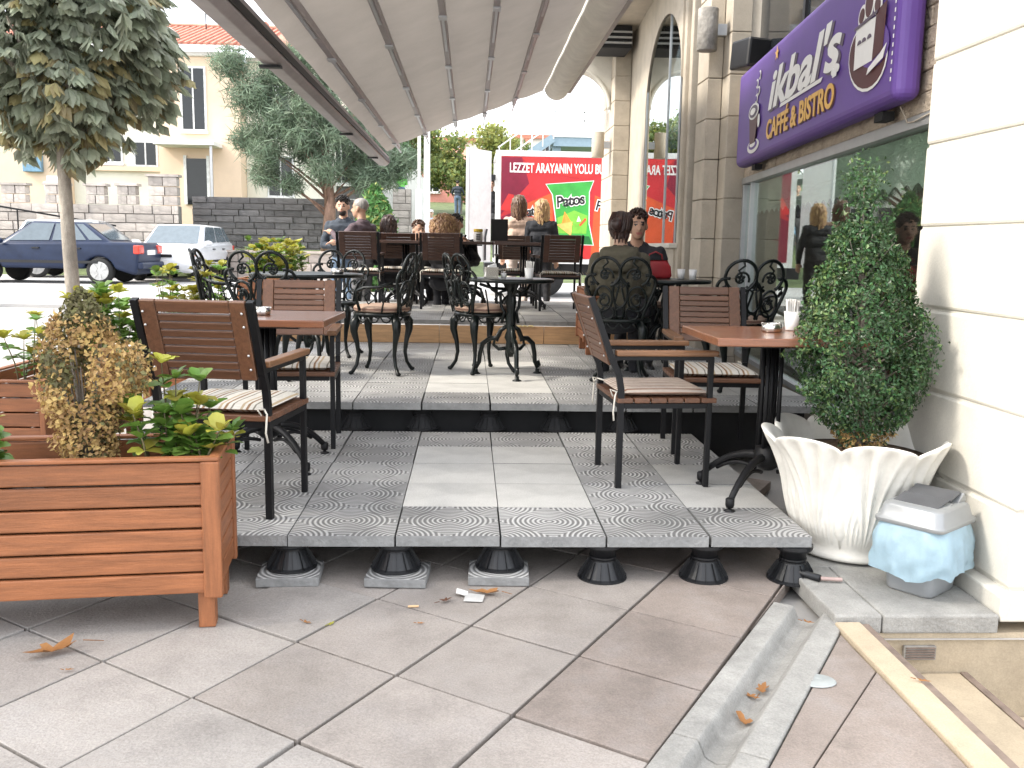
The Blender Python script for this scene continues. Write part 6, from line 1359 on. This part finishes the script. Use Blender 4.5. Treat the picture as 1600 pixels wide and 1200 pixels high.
            hb.tube(pts, [.012, .016, .017, .016, .015, .012, .004], 5)
    elif style == 'bun':
        hb.ell(Hd(0, -.125, .03), (.045, .045, .05), 14, 10); 
        for k in range(60):
            a = g.uniform(R(170), R(370)); pts = [Hd(.06*math.cos(a), .06*math.sin(a)-.02, .12), Hd(.086*math.cos(a), .10*math.sin(a)-.02, .05), Hd(.08*math.cos(a), .10*math.sin(a)-.03, -.01), Hd(.03*math.cos(a), -.115, -.02+g.uniform(-.03, .03))]; hb.tube(pts, [.010, .012, .011, .006], 5)
        for k in range(14): a = g.uniform(R(190), R(350)); hb.tube([Hd(.07*math.cos(a), .09*math.sin(a)-.03, -.03), Hd(.075*math.cos(a), .10*math.sin(a)-.03, -.10+g.uniform(-.02, .02))], [.010, .003], 5)
    elif style == 'crop':
        pass
    hb.build('hair', hair, t, True)
    if cap:
        cp = MB(); cp.ell(Hd(0, -.015, .065), (.090, .105, .075), 16, 8, Hm); cp.box(Hd(0, .105, .055), (.13, .09, .012), Hm); cp.build('cap', cap, t, True)
    return t
navy = cm('navy_knit', (.035, .045, .06)); black = cm('black_cloth', (.018, .018, .022)); jean = cm('blue_denim', (.11, .16, .23)); grey = cm('grey_cloth', (.12, .12, .125)); plum = cm('plum_jacket', (.095, .065, .075)); olive = cm('olive_hoodie', (.085, .075, .05)); beige = cm('beige_coat', (.58, .42, .33)); greenT = cm('green_shirt', (.16, .50, .10)); skyb = cm('sky_shirt', (.30, .48, .68)); dkred = cm('dark_red_cloth', (.16, .03, .03)); leather = cm('black_leather', (.02, .022, .028)); cream_t = cm('cream_trousers', (.62, .52, .46))
# two men standing behind the left chairs, one gripping the other's arm
person('young bearded man in dark sweater standing with folded arms', (-1.60, 12.0, .12), R(168), navy, jean, H_BL, 'short', armL=((-.25, .06, 1.16), (.02, .20, 1.18), (1, .1, 0), .3), armR=((.25, .06, 1.14), (-.04, .21, 1.12), (-1, .1, .05), .3), hyaw=R(8), skin='skin', hpitch=R(-4))
person('grey-haired man in plum jacket standing with a hand on the other man', (-1.32, 11.55, .10), R(62), plum, grey, H_GR, 'crop', armL=((-.10, .26, 1.22), (.02, .46, 1.33), (.15, .9, .25), .15), armR=None, hyaw=R(10), skin='skin2', vox=.011, scale=.99)
# seated guests on the upper deck
person('seated woman with long dark hair seen from behind, between the chairs', (-1.00, 11.72, .34), R(-25), black, black, H_DB, 'long', True, female=True, hyaw=R(-20), scale=.97)
person('seated young man with brown hair facing the camera across the table', (-.68, 12.15, .30), R(190), grey, black, H_BR, 'short', True, lean=.25, hyaw=R(12), scale=.97)
person('seated woman with big curly fair hair seen from behind', (-.30, 10.62, .385), R(-5), black, black, H_CU, 'curly', True, female=True, lean=.12, scale=.94)
person('dark-haired man in black jacket seated behind the curly haired woman', (-.16, 11.62, .36), R(178), black, black, H_BL, 'short', True, lean=.18, scale=.97, armR=((-.27, .05, .78), (-.14, .28, .95), (.2, .3, .9), .4), skin='skin2')
person('standing woman with long light brown hair and beige coat before the truck', (.69, 13.2, .26), R(2), beige, cream_t, H_BR, 'long', female=True, hyaw=R(-6), scale=.99)
person('standing blonde woman in black leather jacket before the truck', (1.00, 13.1, .24), R(-8), leather, black, H_FA, 'long', female=True, hyaw=R(10), scale=.97)
person('man in black peering out of the open truck', (.41, 18.95, 1.03), R(185), black, grey, H_BL, 'short', scale=.9, vox=.014)
# hooded woman and the guest opposite her
person('woman with pinned dark hair in olive hoodie seated with her back to us', (1.06, 6.56, .30), R(-12), olive, black, H_DB, 'bun', True, lean=.10, female=True, hood=True, scale=.93, hyaw=R(-14), vox=.009)
person('guest in black with a flushed face seated across from the hooded woman', (1.36, 7.60, .33), R(172), black, black, H_DB, 'short', True, lean=.22, scale=.95, skin='skin2', hyaw=R(8), vox=.010)
# far figures on the rise
person('child in bright green shirt sitting on the stone pier with back turned', (-2.62, 36.15, 2.93), R(20), greenT, jean, H_DB, 'short', True, scale=.82, vox=.016)
person('man in navy shirt and jeans walking up the slope', (-.62, 46, 2.64), R(-10), navy, jean, H_BL, 'short', scale=.98, vox=.016, armL=((-.30, .05, 1.15), (-.25, .2, 1.05), (0, .8, .2), .4), armR=((.30, .05, 1.15), (.25, .2, 1.05), (0, .8, .2), .4))
person('person in white cap and pale blue shirt standing near the poles', (-1.28, 31, .66), R(175), skyb, black, H_DB, 'short', scale=1.0, vox=.016, cap=M['white_print'])

for o in bpy.data.objects:                              # bits too small to pick apart
    if o.type == 'MESH' and o.parent and o.name.split('.')[0] in ('straws', 'hung_card', 'foam_bead', 'roof_tile_row', 'twig', 'branch', 'blades', 'apron', 'drop_relief'): o['kind'] = 'stuff'
